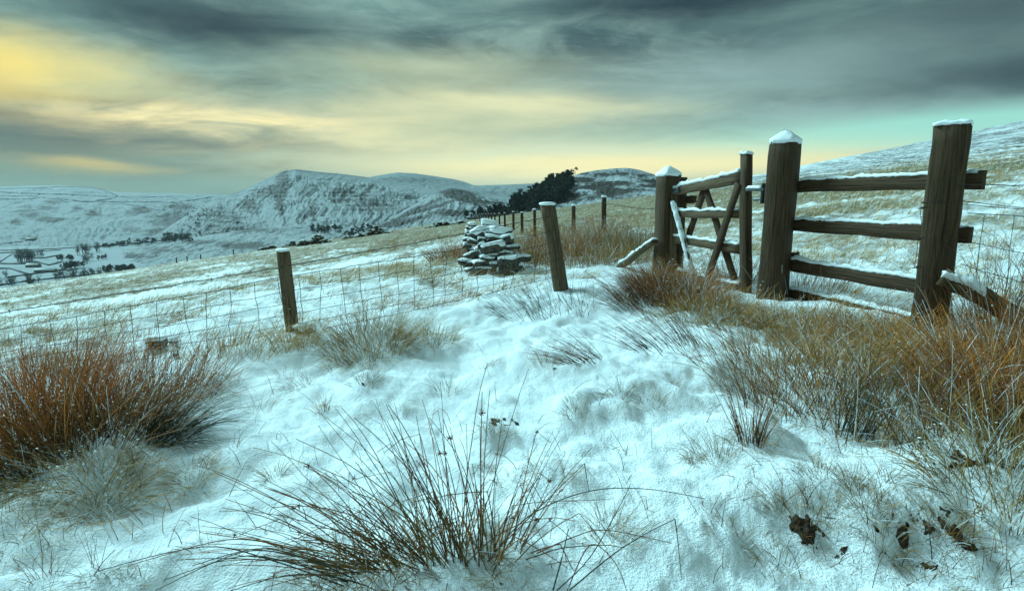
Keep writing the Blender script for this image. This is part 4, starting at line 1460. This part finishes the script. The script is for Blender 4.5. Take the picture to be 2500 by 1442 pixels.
def px_stem(pts, r=.002, col=DARK):
    P0 = np.array([px(u, v, Y) for (u, v, Y) in pts])
    t = np.linspace(0, len(P0) - 1, 6 * (len(P0) - 1) + 1)
    # Catmull-Rom through the points unless a kink is wanted
    Q = []
    for s in t:
        i = min(int(s), len(P0) - 2); f = s - i
        p0, p1, p2, p3 = P0[max(i - 1, 0)], P0[i], P0[i + 1], P0[min(i + 2, len(P0) - 1)]
        Q.append(.5 * ((2 * p1) + (-p0 + p2) * f + (2 * p0 - 5 * p1 + 4 * p2 - p3) * f * f + (-p0 + 3 * p1 - 3 * p2 + p3) * f ** 3))
    Q = np.array(Q)
    n = len(Q)
    V, f, c_ = stems(Q[None], (r * np.linspace(1, .5, n))[None], np.broadcast_to(col, (1, n, 3)), 5)
    child('stem', mesh('stem', V, f, tint=c_), fg, 'stem')


y = YB
px_stem([(1190, 1370, y), (1290, 1260, y + .06), (1430, 1200, y + .12), (1570, 1192, y + .16), (1720, 1216, y + .2)], .0018, DARK)
px_stem([(1205, 1350, y), (1320, 1235, y + .05), (1427, 1130, y + .1)], .0018, BROWN * .4)
px_stem([(1427, 1130, y + .1), (1432, 1165, y + .09), (1438, 1198, y + .08)], .0013, BROWN * .4)
px_stem([(1390, 1440, y - .08), (1500, 1350, y - .02), (1580, 1300, y + .02), (1648, 1266, y + .05)], .0018, DARK)
px_stem([(1648, 1266, y + .05), (1656, 1330, y + .0), (1664, 1415, y - .1)], .0015, DARK)
px_stem([(1310, 1350, y - .02), (1400, 1310, y), (1480, 1293, y + .02), (1640, 1325, y + .04)], .0017, BROWN * .4)
px_stem([(1350, 1440, y - .1), (1372, 1360, y - .06), (1388, 1290, y - .04)], .0021, DARK)
px_stem([(1360, 1440, y - .1), (1440, 1360, y - .02), (1510, 1240, y + .06), (1540, 1180, y + .1)], .0016, DARK)
px_stem([(1385, 1440, y - .12), (1440, 1330, y - .1), (1500, 1370, y - .1), (1530, 1440, y - .12)], .0016, BROWN * .4)
for (ax, ay, bx_, by_) in [(880, 1400, 380, 1440), (850, 1420, 400, 1415), (860, 1410, 470, 1380), (840, 1430, 230, 1395), (870, 1390, 320, 1378), (900, 1430, 560, 1442)]:
    mx, my = (ax + bx_) / 2 - 40, min(ay, by_) - 60 * rng.uniform(.4, 1.2)
    px_stem([(ax, ay, y - .05), ((ax + mx) / 2, (ay + my) / 2 - 14, y - .06), (mx, my, y - .07), (bx_, by_, y - .1)], .0019, DARK if rng.random() < .6 else BROWN * .35)
dl = child('dead_leaves', geo_mesh([rush_geo(hit(1030, 1370), 260, .16, .16, OLIVE, STRAW * .5, spread=1.0, droop=1.1, frost=.3, kink=.4, thick=.0017, ell=1.5),
                                    rush_geo(hit(900, 1395), 220, .18, .10, OLIVE * .6, STRAW * .4, spread=1.0, droop=1.0, frost=.25, kink=.4, thick=.0017, ell=1.5)]), fg, 'stem')
dl['kind'] = 'stuff'

# --- small tufts poking through the snow
TUF = [(240, 1205, 520, .22, 'domed pale grass tussock on the snow below the brown rushes', .12), (40, 1290, 260, .16, 'wispy grass tussock half buried in a snow mound', .16),
       (470, 1175, 120, .15, 'small drooping grass tuft beside the domed pale tussock', .05)]
for (u, v, n, h, lab, rd) in TUF:
    rush(u, v, lab, n, h, rd, OLIVE, STRAW * .8, name='grass_tuft', cat='grass tuft', spread=.9, droop=1.5, flat=.2, frost=.18, thick=.0013, K=6)
small = [(560, 1095), (890, 935), (905, 915), (1215, 1045), (1190, 1050), (1395, 1010), (1420, 1000), (1480, 1285), (1500, 1300), (1520, 965), (1340, 1180), (740, 945), (710, 920), (1735, 1110), (1690, 1120), (1770, 1120),
         (1890, 1372), (310, 1405), (230, 1400), (110, 1420), (1240, 1425), (1180, 905), (1200, 890), (1330, 890), (670, 1165), (790, 1000), (1250, 1180), (1180, 1150), (2020, 1160), (1990, 1150), (1900, 1230), (2020, 1260),
         (2150, 1300), (2330, 1300), (2300, 1280), (2400, 1400), (2270, 1430), (2080, 1180), (1960, 1270), (2160, 1180), (640, 1000), (560, 930), (1600, 985), (1640, 930), (1740, 1000), (350, 1130), (500, 1340), (760, 1180), (2230, 1110), (2120, 1230), (2450, 1290), (1780, 1300), (980, 1010), (1090, 960), (830, 900)]
for (u, v) in small:
    p = hit(u, v)
    k = rng.random()
    if u > 1750:
        lb = 'tiny frosted grass tuft in the snow below the right bank rushes'
    elif v > 1120 and u > 450:
        lb = 'tiny frosted grass tuft in the snow around the spiky dark clump'
    elif u < 700:
        lb = 'tiny grass tuft in the snow near the brown rushes'
    else:
        lb = 'tiny frosted grass tuft on the trodden path'
    rush(u, v, lb, int(rng.uniform(20, 85)), rng.uniform(.06, .16), rng.uniform(.02, .07), OLIVE * .7, STRAW * rng.uniform(.3, .8), group=lb.replace('tuft ', 'tufts '), name='grass_tuft', cat='grass tuft',
         spread=rng.uniform(.6, 1.1), droop=rng.uniform(.6, 1.4), frost=.15, thick=.0012, K=5, lean=rng.uniform(0, .5), lean_az=rng.uniform(0, 6.28))

# peat showing through, kicked up in clods
for (u, v, sp_, n, lab) in [(1985, 1305, 60, 11, 'dark peat clods with frosted roots under a drooping tuft'), (2205, 1328, 44, 8, 'dark peat clods in a shallow snow hollow'), (2310, 1300, 60, 12, 'long ridge of peat clods with stubble on top'),
                            (2365, 1135, 60, 8, 'peat clods under the tallest russet rushes')]:
    p = hit(u, v)
    t = thing('peat_clods', lab, 'peat', tuple(p))
    rd = sp_ * p[1] / F * .92
    gx_, gy_ = np.meshgrid(np.linspace(-1.6, 1.6, 46), np.linspace(-1.3, 1.3, 38))
    X_, Y_ = p[0] + gx_ * rd, p[1] + gy_ * rd * .9
    rough = .022 * fbm(X_ / .03, Y_ / .03, 3, .6) + .030 * fbm(X_ / .07 + u, Y_ / .07, 2)
    Z_ = ground(X_, Y_) + rd * .42 * np.exp(-(gx_ ** 2 * 1.5 + gy_ ** 2 * 2.2)) - rd * .26 + rough
    i_ = np.arange(37)[:, None] * 46; j_ = np.arange(45)[None, :]
    qd = np.stack([i_ + j_, i_ + j_ + 1, i_ + 47 + j_, i_ + 46 + j_], -1).reshape(-1, 4)
    child('bare_peat', mesh('peat', np.stack([X_, Y_, Z_], -1).reshape(-1, 3), [qd]), t, 'soil')
    o = child('roots', geo_mesh([rush_geo(p, 90, .09, .07, DARK, STRAW * .5, spread=1.0, droop=1.2, frost=.3, thick=.0013, K=5, ell=1.6)]), t, 'stem')
    o['kind'] = 'stuff'

# single short stalks sticking out of the snow
n = 1000
uu = rng.uniform(0, 2500, n); vv = rng.uniform(860, 1440, n)
keep = (rng.random(n) < np.where(uu > 1750, 1.0, .45))
uu, vv = uu[keep], vv[keep]
B = np.array([hit(a, b) for a, b in zip(uu, vv)])
n = len(B)
P = curve_paths(B - np.array([0, 0, .01]), np.abs(rng.normal(.5, .4, n)), rng.uniform(0, 6.28, n), rng.uniform(.03, .15, n), rng.uniform(0, 1.2, n), 5, .2, .05)
V, f, c_ = stems(P, rng.uniform(.0007, .0017, (n, 1)) * np.linspace(1, .5, 5)[None], plant_cols(n, 5, DARK, BROWN * .6, .3, .1), 3)
o = link('snow_stalks', mesh('stalks', V, f, tint=c_), None, 'stem')
tag(o, 'stray dead stalks pricking through the foreground snow', 'stalks', kind='stuff')

# --- grass over the fields
def field_grass():
    nT = 15000
    th = rng.uniform(R(-46), R(46), nT * 3)
    r = np.exp(rng.uniform(math.log(3.2), math.log(120), nT * 3))
    x, y = r * np.sin(th), r * np.cos(th)
    d1 = line_side(x, y, LPOST - (LEAN - LPOST) * 3, LEAN)
    d2 = line_side(x, y, P1, P3)
    ok = ((d1 > .15) & (x < 1.0)) | (d2 > .35) | (y > 7.2)
    patch = fbm(x / 3.5, y / 3.5, 3)
    ok &= rng.random(len(x)) < np.clip(.30 + .25 * (d2 > .3) + .9 * patch + .45 * sstep(8, 40, r), .06, 1)
    x, y, r = x[ok][:nT], y[ok][:nT], r[ok][:nT]
    nb = np.clip((26 - r * .12), 10, 26).astype(int)
    tid = np.repeat(np.arange(len(x)), nb)
    sp = (.035 + .0022 * r[tid])
    bx, by = x[tid] + rng.normal(0, 1, len(tid)) * sp * 1.3, y[tid] + rng.normal(0, 1, len(tid)) * sp
    bz = ground(bx, by, False) - .012
    n = len(tid)
    wind = rng.normal(.0, .5, len(x))[tid] + rng.normal(0, .5, n)
    phi = np.clip(rng.normal(.95, .3, n), .2, 1.45)
    L = rng.uniform(.08, .24, n) * (1 + .4 * sstep(10, 60, r[tid]))
    P = curve_paths(np.stack([bx, by, bz], -1), phi, wind, L, rng.uniform(.2, .9, n), 4, 0, .08)
    kind = np.clip(rng.random(len(x)) * .8 + .5 * fbm(x / 9 + 40, y / 9, 2), 0, 1)[tid][:, None, None]
    s = np.linspace(0, 1, 4)[None, :, None]
    base = np.where(kind > .82, BROWN * .8, OLIVE)
    tip = np.where(kind > .82, BROWN * 1.3, np.where(kind > .3, STRAW, PALE))
    C = (base + (tip - base) * s) * rng.lognormal(0, .22, (n, 1, 1))
    fr = rng.random((n, 1, 1)) < .22
    C = np.clip(np.where(fr, FROST, C), 0, 1)
    side = np.stack([-np.sin(wind), np.cos(wind), 0 * wind], -1) + rng.normal(0, .5, (n, 3))
    side /= np.linalg.norm(side, axis=1)[:, None]
    V, f, c_ = ribbons(P, .0035 + .00028 * r[tid], C, side)
    o = link('field_grass', mesh('field_grass', V, f, tint=c_), None, 'blade')
    tag(o, 'straw coloured windblown grass over the snowy fields', 'grass', kind='stuff')


field_grass()
# ==PART3==
# ------------------------------------------------------------------ far trees
def branch_tree(h, seed, r_scale=1.0, levels=3, wide=.55):
    r_ = np.random.default_rng(seed)
    parts_t, parts_c = [], []

    def grow(p, d, L, r, lev):
        n = 3
        pts = [p]
        dd = d
        for k in range(n):
            dd = unit(dd + r_.normal(0, .12, 3) + np.array([0, 0, .06]))
            pts.append(pts[-1] + dd * L / n)
        V, f, _ = tube(pts, np.linspace(r, r * .5, n + 1), 4 if lev == 0 else 3, False)
        (parts_t if lev == 0 else parts_c).append((V, f))
        if lev >= levels:
            return
        for k in range((6, 5, 5)[lev]):
            t = r_.uniform(.3, 1.0)
            q = pts[min(n, int(t * n))] + (pts[min(n, int(t * n) + 1)] - pts[min(n, int(t * n))]) * r_.random()
            a = r_.uniform(0, 6.28)
            o = np.array([math.cos(a), math.sin(a), .35])
            grow(q, unit(dd * .5 + o * wide * 1.5), L * r_.uniform(.45, .68), r * .45, lev + 1)
    grow(np.zeros(3), np.array([0, 0, 1.0]), h * .62, .022 * h * r_scale, 0)
    a, b = merge(parts_t), merge(parts_c)
    return mesh('trunk', *a), mesh('crown', *b)


def leaf_tree(h, seed, n=260, flat=.75, bare=.35):
    """pine: bare lower trunk, ragged dark crown of needle clumps"""
    r_ = np.random.default_rng(seed)
    V, f, _ = tube([(0, 0, -.5), (.1, 0, h * .5), (.05, .1, h * .95)], [.022 * h, .015 * h, .004 * h], 5, False)
    tr = mesh('trunk', V, f)
    lobes = []
    for k in range(9):
        t = r_.random()
        rad = h * .27 * (1 - .65 * t) * r_.uniform(.6, 1.1)
        a = r_.uniform(0, 6.28)
        lobes.append((np.array([rad * .8 * math.cos(a), rad * .8 * math.sin(a), h * (bare + (1 - bare) * t * .92)]), h * r_.uniform(.09, .16)))
    P = []
    for k in range(n):
        c_, rr = lobes[r_.integers(0, len(lobes))]
        d = unit(r_.normal(0, 1, 3)) * rr * r_.random() ** .4
        d[2] *= flat
        ctr = c_ + d
        s = h * r_.uniform(.025, .055)
        x = unit(r_.normal(0, 1, 3)); y = unit(np.cross(x, r_.normal(0, 1, 3)))
        P.append([ctr + x * s, ctr - x * s * .6 + y * s, ctr - x * s * .6 - y * s])
    P = np.array(P).reshape(-1, 3)
    cr = mesh('crown', P, [np.arange(len(P)).reshape(-1, 3)])
    return tr, cr


BARE = [branch_tree(1.0, s, 1.6 if s > 1 else 1.3, 3, w) for s, w in ((1, .5), (2, .75), (3, .6))]
PINES = [leaf_tree(1.0, 20 + s, 320, .7, b) for s, b in ((0, .3), (1, .2), (2, .4), (3, .15))]
for t, c_ in BARE:
    t.materials.append(M['twig']); c_.materials.append(M['twig'])
for t, c_ in PINES:
    t.materials.append(M['bark']); c_.materials.append(M['needle'])


def tree(proto, p, h, name, label, group, wide=1.0):
    t = thing(name, label, 'tree', tuple(p), group)
    for nm, me in zip(('trunk', 'crown'), proto):
        o = link(nm, me, t)
        o.scale = (h * wide, h * wide, h)
        o.rotation_euler = (0, 0, rng.uniform(0, 6.28))
    return t


def in_poly(x, y, poly):
    c_ = False
    j = len(poly) - 1
    for i in range(len(poly)):
        if (poly[i][1] > y) != (poly[j][1] > y) and x < (poly[j][0] - poly[i][0]) * (y - poly[i][1]) / (poly[j][1] - poly[i][1]) + poly[i][0]:
            c_ = not c_
        j = i
    return c_


# pine wood up the knoll
poly = [(1120, 534), (1180, 522), (1230, 512), (1262, 502), (1300, 482), (1340, 460), (1380, 444), (1400, 446), (1394, 470), (1376, 494), (1340, 512), (1260, 524), (1170, 534)]
k = 0
while k < 210:
    u, v = rng.uniform(1120, 1400), rng.uniform(440, 536)
    if in_poly(u, v, poly):
        p = far_hit(u, v, ['wooded_knoll'])
        if p is not None:
            tree(PINES[k % 4], p - np.array([0, 0, .5]), rng.uniform(8.5, 12.5) * (.62 if u < 1250 else 1.0), 'pine_tree', 'dark pine standing in the wood on the heather knoll', 'pine wood on the knoll', rng.uniform(.9, 1.3))
            k += 1
p = far_hit(1406, 427, ['wooded_knoll'])
tree(leaf_tree(1.0, 77, 160, .5, .62), p, 7.0, 'pine_tree', 'lone umbrella shaped pine on the skyline above the pine wood', None, 1.2)
for o in bpy.data.objects:
    if o.type == 'MESH' and not o.data.materials and o.parent and o.parent.name.startswith('pine_tree'):
        o.data.materials.append(M['needle'] if o.name.startswith('crown') else M['bark'])

# copses beyond the near field
for lab, grp, poly, n, h in [('dark conifer in the copse below the peaked hill', 'copse below the peaked hill', [(745, 568), (760, 558), (800, 556), (840, 560), (835, 570), (780, 572)], 40, 9),
                             ('dark conifer in the copse on the snowy spur', 'copse on the snowy spur', [(835, 574), (870, 562), (915, 556), (924, 562), (890, 574), (850, 580)], 36, 8)]:
    k = 0
    while k < n:
        u, v = rng.uniform(740, 930), rng.uniform(550, 582)
        if in_poly(u, v, poly):
            p = far_hit(u, v, ['landslip_ground', 'heather_hillock'])
            if p is not None:
                tree(PINES[k % 4], p, h * rng.uniform(.7, 1.2) * p[1] / 900, 'conifer', lab, grp, 1.4)
            k += 1

# valley trees
VALL = []
for (u0, u1, v0, v1, n, h0, h1, wd, kind, lab, grp) in [
    (42, 86, 630, 640, 16, 20, 28, .8, 0, 'tall bare tree in the rounded clump on the valley floor', 'rounded clump of bare trees'),
    (88, 112, 622, 630, 4, 14, 20, .7, 0, 'bare tree beside the rounded clump', 'bare trees beside the rounded clump'),
    (188, 248, 612, 622, 14, 16, 26, .7, 0, 'tall bare tree in the row beyond the copses', 'row of tall bare trees'),
    (138, 176, 632, 638, 9, 10, 18, 1.0, 1, 'bushy tree at the hedge corner', 'bushy trees at the hedge corner'),
    (148, 205, 652, 660, 26, 11, 15, .8, 1, 'tree in the square valley copse', 'square valley copse'),
    (196, 226, 636, 648, 6, 12, 18, .8, 0, 'bare tree standing behind the square copse', 'bare trees behind the square copse'),
    (238, 262, 630, 634, 7, 8, 11, 1.1, 1, 'round bush on the rough pasture edge', 'round bushes on the pasture edge'),
    (252, 330, 660, 664, 34, 8, 14, 1.0, 1, 'tree in the long copse along the field edge', 'long copse at the field edge'),
    (125, 250, 672, 682, 30, 9, 15, .8, 0, 'bare hedgerow tree above the lowest fields', 'hedgerow trees above the lowest fields'),
    (66, 94, 694, 700, 7, 12, 20, .9, 0, 'bare tree behind the near field edge', 'bare trees behind the near field'),
    (18, 38, 690, 695, 5, 10, 14, 1.1, 0, 'spreading bare tree on the lowest field', 'spreading trees on the lowest field'),
    (-10, 8, 690, 696, 3, 10, 14, 1.0, 0, 'bare tree at the end of the lowest hedge', 'trees at the end of the lowest hedge'),
    (12, 20, 672, 676, 2, 10, 12, 1.0, 0, 'solitary round tree in a white field', 'solitary trees in a white field'),
    (250, 460, 583, 603, 110, 5, 14, 1.3, 1, 'tree in the long wood below the landslip', 'long wood below the landslip'),
    (400, 470, 574, 592, 40, 6, 14, 1.3, 1, 'tree in the gully wood mouth', 'wood at the gully mouth'),
    (400, 510, 492, 532, 60, 3, 8, 1.8, 1, 'bush in the gully under the peaked hill', 'bushes in the gully'),
    (430, 490, 530, 578, 46, 3, 8, 1.8, 1, 'bush in the lower gully', 'bushes in the lower gully'),
]:
    k = 0
    n = int(n * (1.7 if kind == 0 else 1.2)) if n < 60 else n
    for i in range(n * 3):
        if k >= n:
            break
        u = rng.uniform(u0, u1)
        fr = (u - u0) / (u1 - u0)
        v = rng.uniform(v0, v1) if v1 - v0 > 12 else (v1 if u0 < 140 else v1 - (v1 - v0) * fr) + rng.normal(0, 1.2)
        if u0 in (125, 252, 250):
            v = v1 - (v1 - v0) * fr + rng.normal(0, 2.5)
        p = far_hit(u, v)
        if p is None:
            continue
        h = rng.uniform(h0, h1)
        tree((BARE if kind == 0 else PINES)[rng.integers(0, 3)], p - np.array([0, 0, .4]), h * (1.0 if kind == 0 else .9), 'bare_tree' if kind == 0 else ('gully_bush' if lab.startswith('bush in') else 'bushy_tree'), lab, grp, wd * (1.0 if kind == 0 else 1.25))
        k += 1
p = far_hit(866, 560)
tree(BARE[0], p, 14, 'bare_tree', 'lone leafless tree between the two conifer copses', None, .9)


# ------------------------------------------------------------------ hedges and field walls far off
def along(pts, step_px):
    P = []
    for (a, b), (c_, d) in zip(pts[:-1], pts[1:]):
        n = max(2, int(math.hypot(c_ - a, d - b) / step_px))
        for k in range(n):
            P.append((a + (c_ - a) * k / n, b + (d - b) * k / n))
    P.append(pts[-1])
    return P


def field_wall(pts, label, h=2.0, w=1.6, m='wall', name='field_wall', cat='wall', group=None):
    Q = [far_hit(u, v) for u, v in along(pts, 8)]
    Q = [q for q in Q if q is not None]
    if len(Q) < 2:
        return
    Q = np.array(Q)
    root = thing(name, label, cat, tuple(Q[0]), group)
    parts = []
    S = np.array([0, 0, 1.0])
    secs = []
    T = np.gradient(Q, axis=0); T[:, 2] = 0
    for q, t in zip(Q, T):
        s = np.array([-t[1], t[0], 0]); s /= np.linalg.norm(s) + 1e-9
        hh = h * rng.uniform(.75, 1.2)
        secs.append([q - s * w / 2 - S * 1.5, q + s * w / 2 - S * 1.5, q + s * w * .4 + S * hh, q - s * w * .4 + S * hh])
    V, f, _ = loft(secs)
    child('wall_body' if name == 'field_wall' else 'hedge_body', mesh('wall', V, f), root, m)


for i, (pts, lab) in enumerate([
    ([(0, 461), (95, 459), (150, 456), (235, 459), (265, 469), (290, 479)], 'field wall along the top of the far plateau'),
    ([(0, 469), (60, 472), (150, 474), (240, 479), (320, 482), (400, 481)], 'long field wall under the plateau top'),
    ([(0, 479), (85, 479), (98, 474)], 'short field wall stepping up the plateau'),
    ([(0, 487), (80, 486), (95, 483), (140, 486), (165, 495)], 'field wall across the brow above the slope'),
    ([(150, 486), (200, 492), (300, 494), (380, 493), (440, 496)], 'field wall along the lower plateau fields'),
    ([(235, 490), (280, 484), (286, 478)], 'field wall joining two plateau walls'),
    ([(300, 498), (340, 504), (385, 513)], 'field wall falling towards the gully'),
    ([(440, 492), (480, 487), (515, 481)], 'field wall near the foot of the peaked hill'),
    ([(0, 596), (55, 590), (85, 585), (92, 572)], 'field wall climbing from the hedges to the brow'),
    ([(0, 640), (30, 620)], 'dark wall crossing the white valley field'),
]):
    field_wall(pts, lab, h=2.2 if i < 8 else 1.6, w=1.6)
for (pts, lab) in [([(0, 612), (60, 611), (150, 607), (250, 601), (330, 594), (420, 586)], 'long dark hedge under the far slope'),
                   ([(0, 618), (60, 616), (150, 611)], 'second hedge beside the long dark hedge'),
                   ([(0, 644), (55, 645), (90, 640), (120, 648), (150, 640)], 'winding hedge past the rounded tree clump'),
                   ([(0, 656), (24, 656), (75, 672)], 'hedge dropping across the lower fields'),
                   ([(20, 678), (60, 672), (110, 666), (160, 658)], 'hedge along the farm lane'),
                   ([(0, 697), (60, 688), (150, 678), (240, 670), (330, 656)], 'thick hedge under the hedgerow trees'),
                   ([(60, 629), (110, 630), (150, 622)], 'thin hedge beside the rounded tree clump')]:
    field_wall(pts, lab, h=1.9, w=2.5, m='hedge', name='field_hedge', cat='hedge')


def barn(u, v, w, d, h, rz, lab):
    p = far_hit(u, v)
    t = thing('farm_barn', lab, 'barn', tuple(p))
    ca, sa = math.cos(rz), math.sin(rz)
    X = lambda a, b, z: np.array([p[0] + a * ca - b * sa, p[1] + a * sa + b * ca, p[2] + z])
    w2, d2 = w / 2, d / 2
    V = [X(-w2, -d2, -1), X(w2, -d2, -1), X(w2, d2, -1), X(-w2, d2, -1), X(-w2, -d2, h), X(w2, -d2, h), X(w2, d2, h), X(-w2, d2, h), X(-w2, 0, h + d * .28), X(w2, 0, h + d * .28)]
    child('wall', mesh('wall', V, [np.array([[0, 1, 5, 4], [2, 3, 7, 6]]), np.array([[1, 2, 6], [0, 4, 7], [1, 6, 5], [0, 7, 3], [5, 6, 9], [7, 4, 8]])]), t, 'barn')
    e = .4
    R_ = []
    for s in (-1, 1):
        R_ += [X(-w2 - e, s * (d2 + e), h - .1), X(w2 + e, s * (d2 + e), h - .1), X(w2 + e, 0, h + d * .28 + .25), X(-w2 - e, 0, h + d * .28 + .25)]
    R_ += [q + np.array([0, 0, .3]) for q in R_]
    fq = []
    for s in (0, 4):
        fq += [[s, s + 1, s + 2, s + 3], [s + 8, s + 9, s + 10, s + 11], [s, s + 1, s + 9, s + 8], [s + 1, s + 2, s + 10, s + 9], [s + 3, s, s + 8, s + 11]]
    child('roof', mesh('roof', R_, [np.array(fq)]), t, 'snow')
    for a in (-.25, .15):
        V = [X(w * a, -d2 - .06, .3), X(w * a + 2.2, -d2 - .06, .3), X(w * a + 2.2, -d2 - .06, 2.4), X(w * a, -d2 - .06, 2.4), X(w * a, -d2 + .1, .3), X(w * a + 2.2, -d2 + .1, .3), X(w * a + 2.2, -d2 + .1, 2.4), X(w * a, -d2 + .1, 2.4)]
        child('door', mesh('door', V, [np.array([[0, 1, 2, 3], [0, 4, 5, 1], [1, 5, 6, 2], [2, 6, 7, 3], [3, 7, 4, 0]])]), t, 'twig')


barn(82, 652, 20, 9, 4, .1, 'low barn with white roof among the valley fields')
barn(112, 664, 30, 8, 3.5, .15, 'long pinkish farm building below the low barn')
barn(76, 586, 22, 8, 4, .05, 'dark farm building on the slope above the hedges')

# ------------------------------------------------------------------ ruined walls and posts on the edge of the near field
for i, (u, v, L, H, lab) in enumerate([(768, 592, 70, 20, 'dark ruined wall length on the field brow'), (915, 569, 78, 17, 'longest ruined wall length on the field brow'), (715, 596, 40, 10, 'low scatter of wall stones left of the dark wall'),
                                       (1090, 546, 100, 9, 'low stony bank under the pine wood'), (860, 577, 40, 8, 'low fallen wall between the two ruined lengths'), (655, 604, 40, 7, 'thin line of fallen wall stones above the grass')]):
    b = hit(u, v + 4)
    Y = b[1]
    sc_ = Y / F
    t = thing('ruined_wall', lab, 'stone wall', tuple(b))
    parts, snp = [], []
    n = int(L * H / 9)
    for k in range(n):
        fx = rng.uniform(-.5, .5)
        xx = b[0] + fx * L * sc_
        yy = Y + rng.uniform(-.5, .5) + fx * L * sc_ * .25
        zb = gz(xx, yy)
        hmax = H * sc_ * (1 - (abs(fx) * 2) ** 3) * (.75 + .4 * math.sin(fx * 11 + i))
        z = zb + rng.random() * hmax
        s = (rng.uniform(.35, .8), rng.uniform(.3, .6), rng.uniform(.14, .30))
        P = stone_mesh((xx, yy, z), s, rng.uniform(0, 3), rng.normal(0, .2), 200 + k)
        parts.append((P, [ICO_F]))
        if rng.random() < .4:
            snp.append((stone_mesh((xx, yy, z + .10), (s[0] * .95, s[1] * .95, .16), 0, 0, 400 + k), [ICO_F]))
    o = child('stones', mesh('stones', *merge(parts)), t, 'stone'); o['kind'] = 'stuff'
    o = child('snow', mesh('snow', *merge(snp)), t, 'snow', True); o['kind'] = 'stuff'

lab = 'short stake standing on the field brow against the valley'
fpn = [(431, 642, 14), (457, 638, 8), (490, 632, 12), (570, 621, 13), (610, 612, 12), (655, 602, 12), (690, 598, 16), (708, 596, 18), (832, 580, 20), (858, 577, 18), (970, 560, 16), (1030, 552, 14)]
for (u, v, hpx) in fpn:
    b = hit(u, v)
    hh = max(.7, hpx * b[1] / F)
    t = thing('field_stake', lab, 'stake', tuple(b), 'stakes on the field brow')
    child('stake_shaft', round_post(b - UP * .2, b + UP * hh + np.array([.03, 0, 0]), .07), t, 'wood')
    child('snow_cap', cap_round(b + UP * hh + np.array([.03, 0, 0]), .08, .05), t, 'snow', True)
# broken rail between two stakes
b0_, b1_ = hit(512, 628), hit(546, 624)
b1_[1] = b0_[1] + .5
b1_ = np.array([px(546, 624, b1_[1])[0], b1_[1], gz(px(546, 624, b1_[1])[0], b1_[1])])
t = thing('broken_rail', 'old stile with a single rail on the field brow', 'stile', tuple(b0_))
for b in (b0_, b1_):
    child('post', round_post(b - UP * .2, b + UP * 1.15, .07), t, 'wood')
child('rail', board(b0_ + UP * .75, b1_ + UP * .95, UP, .12, .06), t, 'wood')

# ------------------------------------------------------------------ paragliders over the peaked hill
for (u, v, span, bank, lab) in [(757, 410, 9.5, .0, 'paraglider hanging above the right shoulder of the peaked hill'), (700, 412, 9, .05, 'paraglider just above the peak'),
                                (685, 418, 8, -.15, 'paraglider skimming the edge of the rock bands'), (823, 422, 8.5, -.25, 'paraglider low over the long ridge')]:
    Y = 1900.
    c_ = px(u, v, Y)
    t = thing('paraglider', lab, 'paraglider', tuple(c_))
    a = np.linspace(-1.1, 1.1, 15)
    rr = span / 2.2
    ring = []
    for x in a:
        cx, cz = rr * math.sin(x), rr * math.cos(x) - rr * .8
        cx, cz = cx * math.cos(bank) - cz * math.sin(bank), cx * math.sin(bank) + cz * math.cos(bank)
        ch = 1.3 * math.cos(x * .9)
        ring.append([c_ + np.array([cx, -ch, cz]), c_ + np.array([cx, 0, cz + .55 * math.cos(x)]), c_ + np.array([cx, ch, cz]), c_ + np.array([cx, 0, cz - .1])])
    V, f, _ = loft(ring)
    child('canopy', mesh('canopy', V, f), t, 'canopy', True)
    pil = c_ + np.array([0, 0, -rr * 1.15])
    parts = []
    for k in (1, 5, 9, 13):
        V, f, _ = tube([ring[k][3], pil + np.array([.2 * (k - 7) / 6, 0, .6])], .03, 3)
        parts.append((V, f))
    o = child('lines', mesh('lines', *merge(parts)), t, 'canopy'); o['kind'] = 'stuff'
    child('harness', mesh('harness', stone_mesh(pil, (.8, 1.2, 1.3), 0, 0, 5, .8), [ICO_F]), t, 'canopy', True)

# ------------------------------------------------------------------ winter haze
bmh = bmesh.new()
bmesh.ops.create_cube(bmh, size=1.0)
meh = bpy.data.meshes.new('haze')
bmh.to_mesh(meh)
bmh.free()
hz = bpy.data.objects.new('haze', meh)
COL.objects.link(hz)
hz.location = (0, 1500, 20)
hz.scale = (12400, 9600, 340)
mh = bpy.data.materials.new('haze')
mh.use_nodes = True
mh.node_tree.nodes.clear()
pv = mh.node_tree.nodes.new('ShaderNodeVolumePrincipled')
pv.inputs['Color'].default_value = (.80, .93, .95, 1)
pv.inputs['Density'].default_value = HAZE
pv.inputs['Anisotropy'].default_value = .0
om = mh.node_tree.nodes.new('ShaderNodeOutputMaterial')
mh.node_tree.links.new(pv.outputs[0], om.inputs['Volume'])
meh.materials.append(mh)
tag(hz, 'thin winter haze lying over the whole valley', 'haze', kind='stuff')
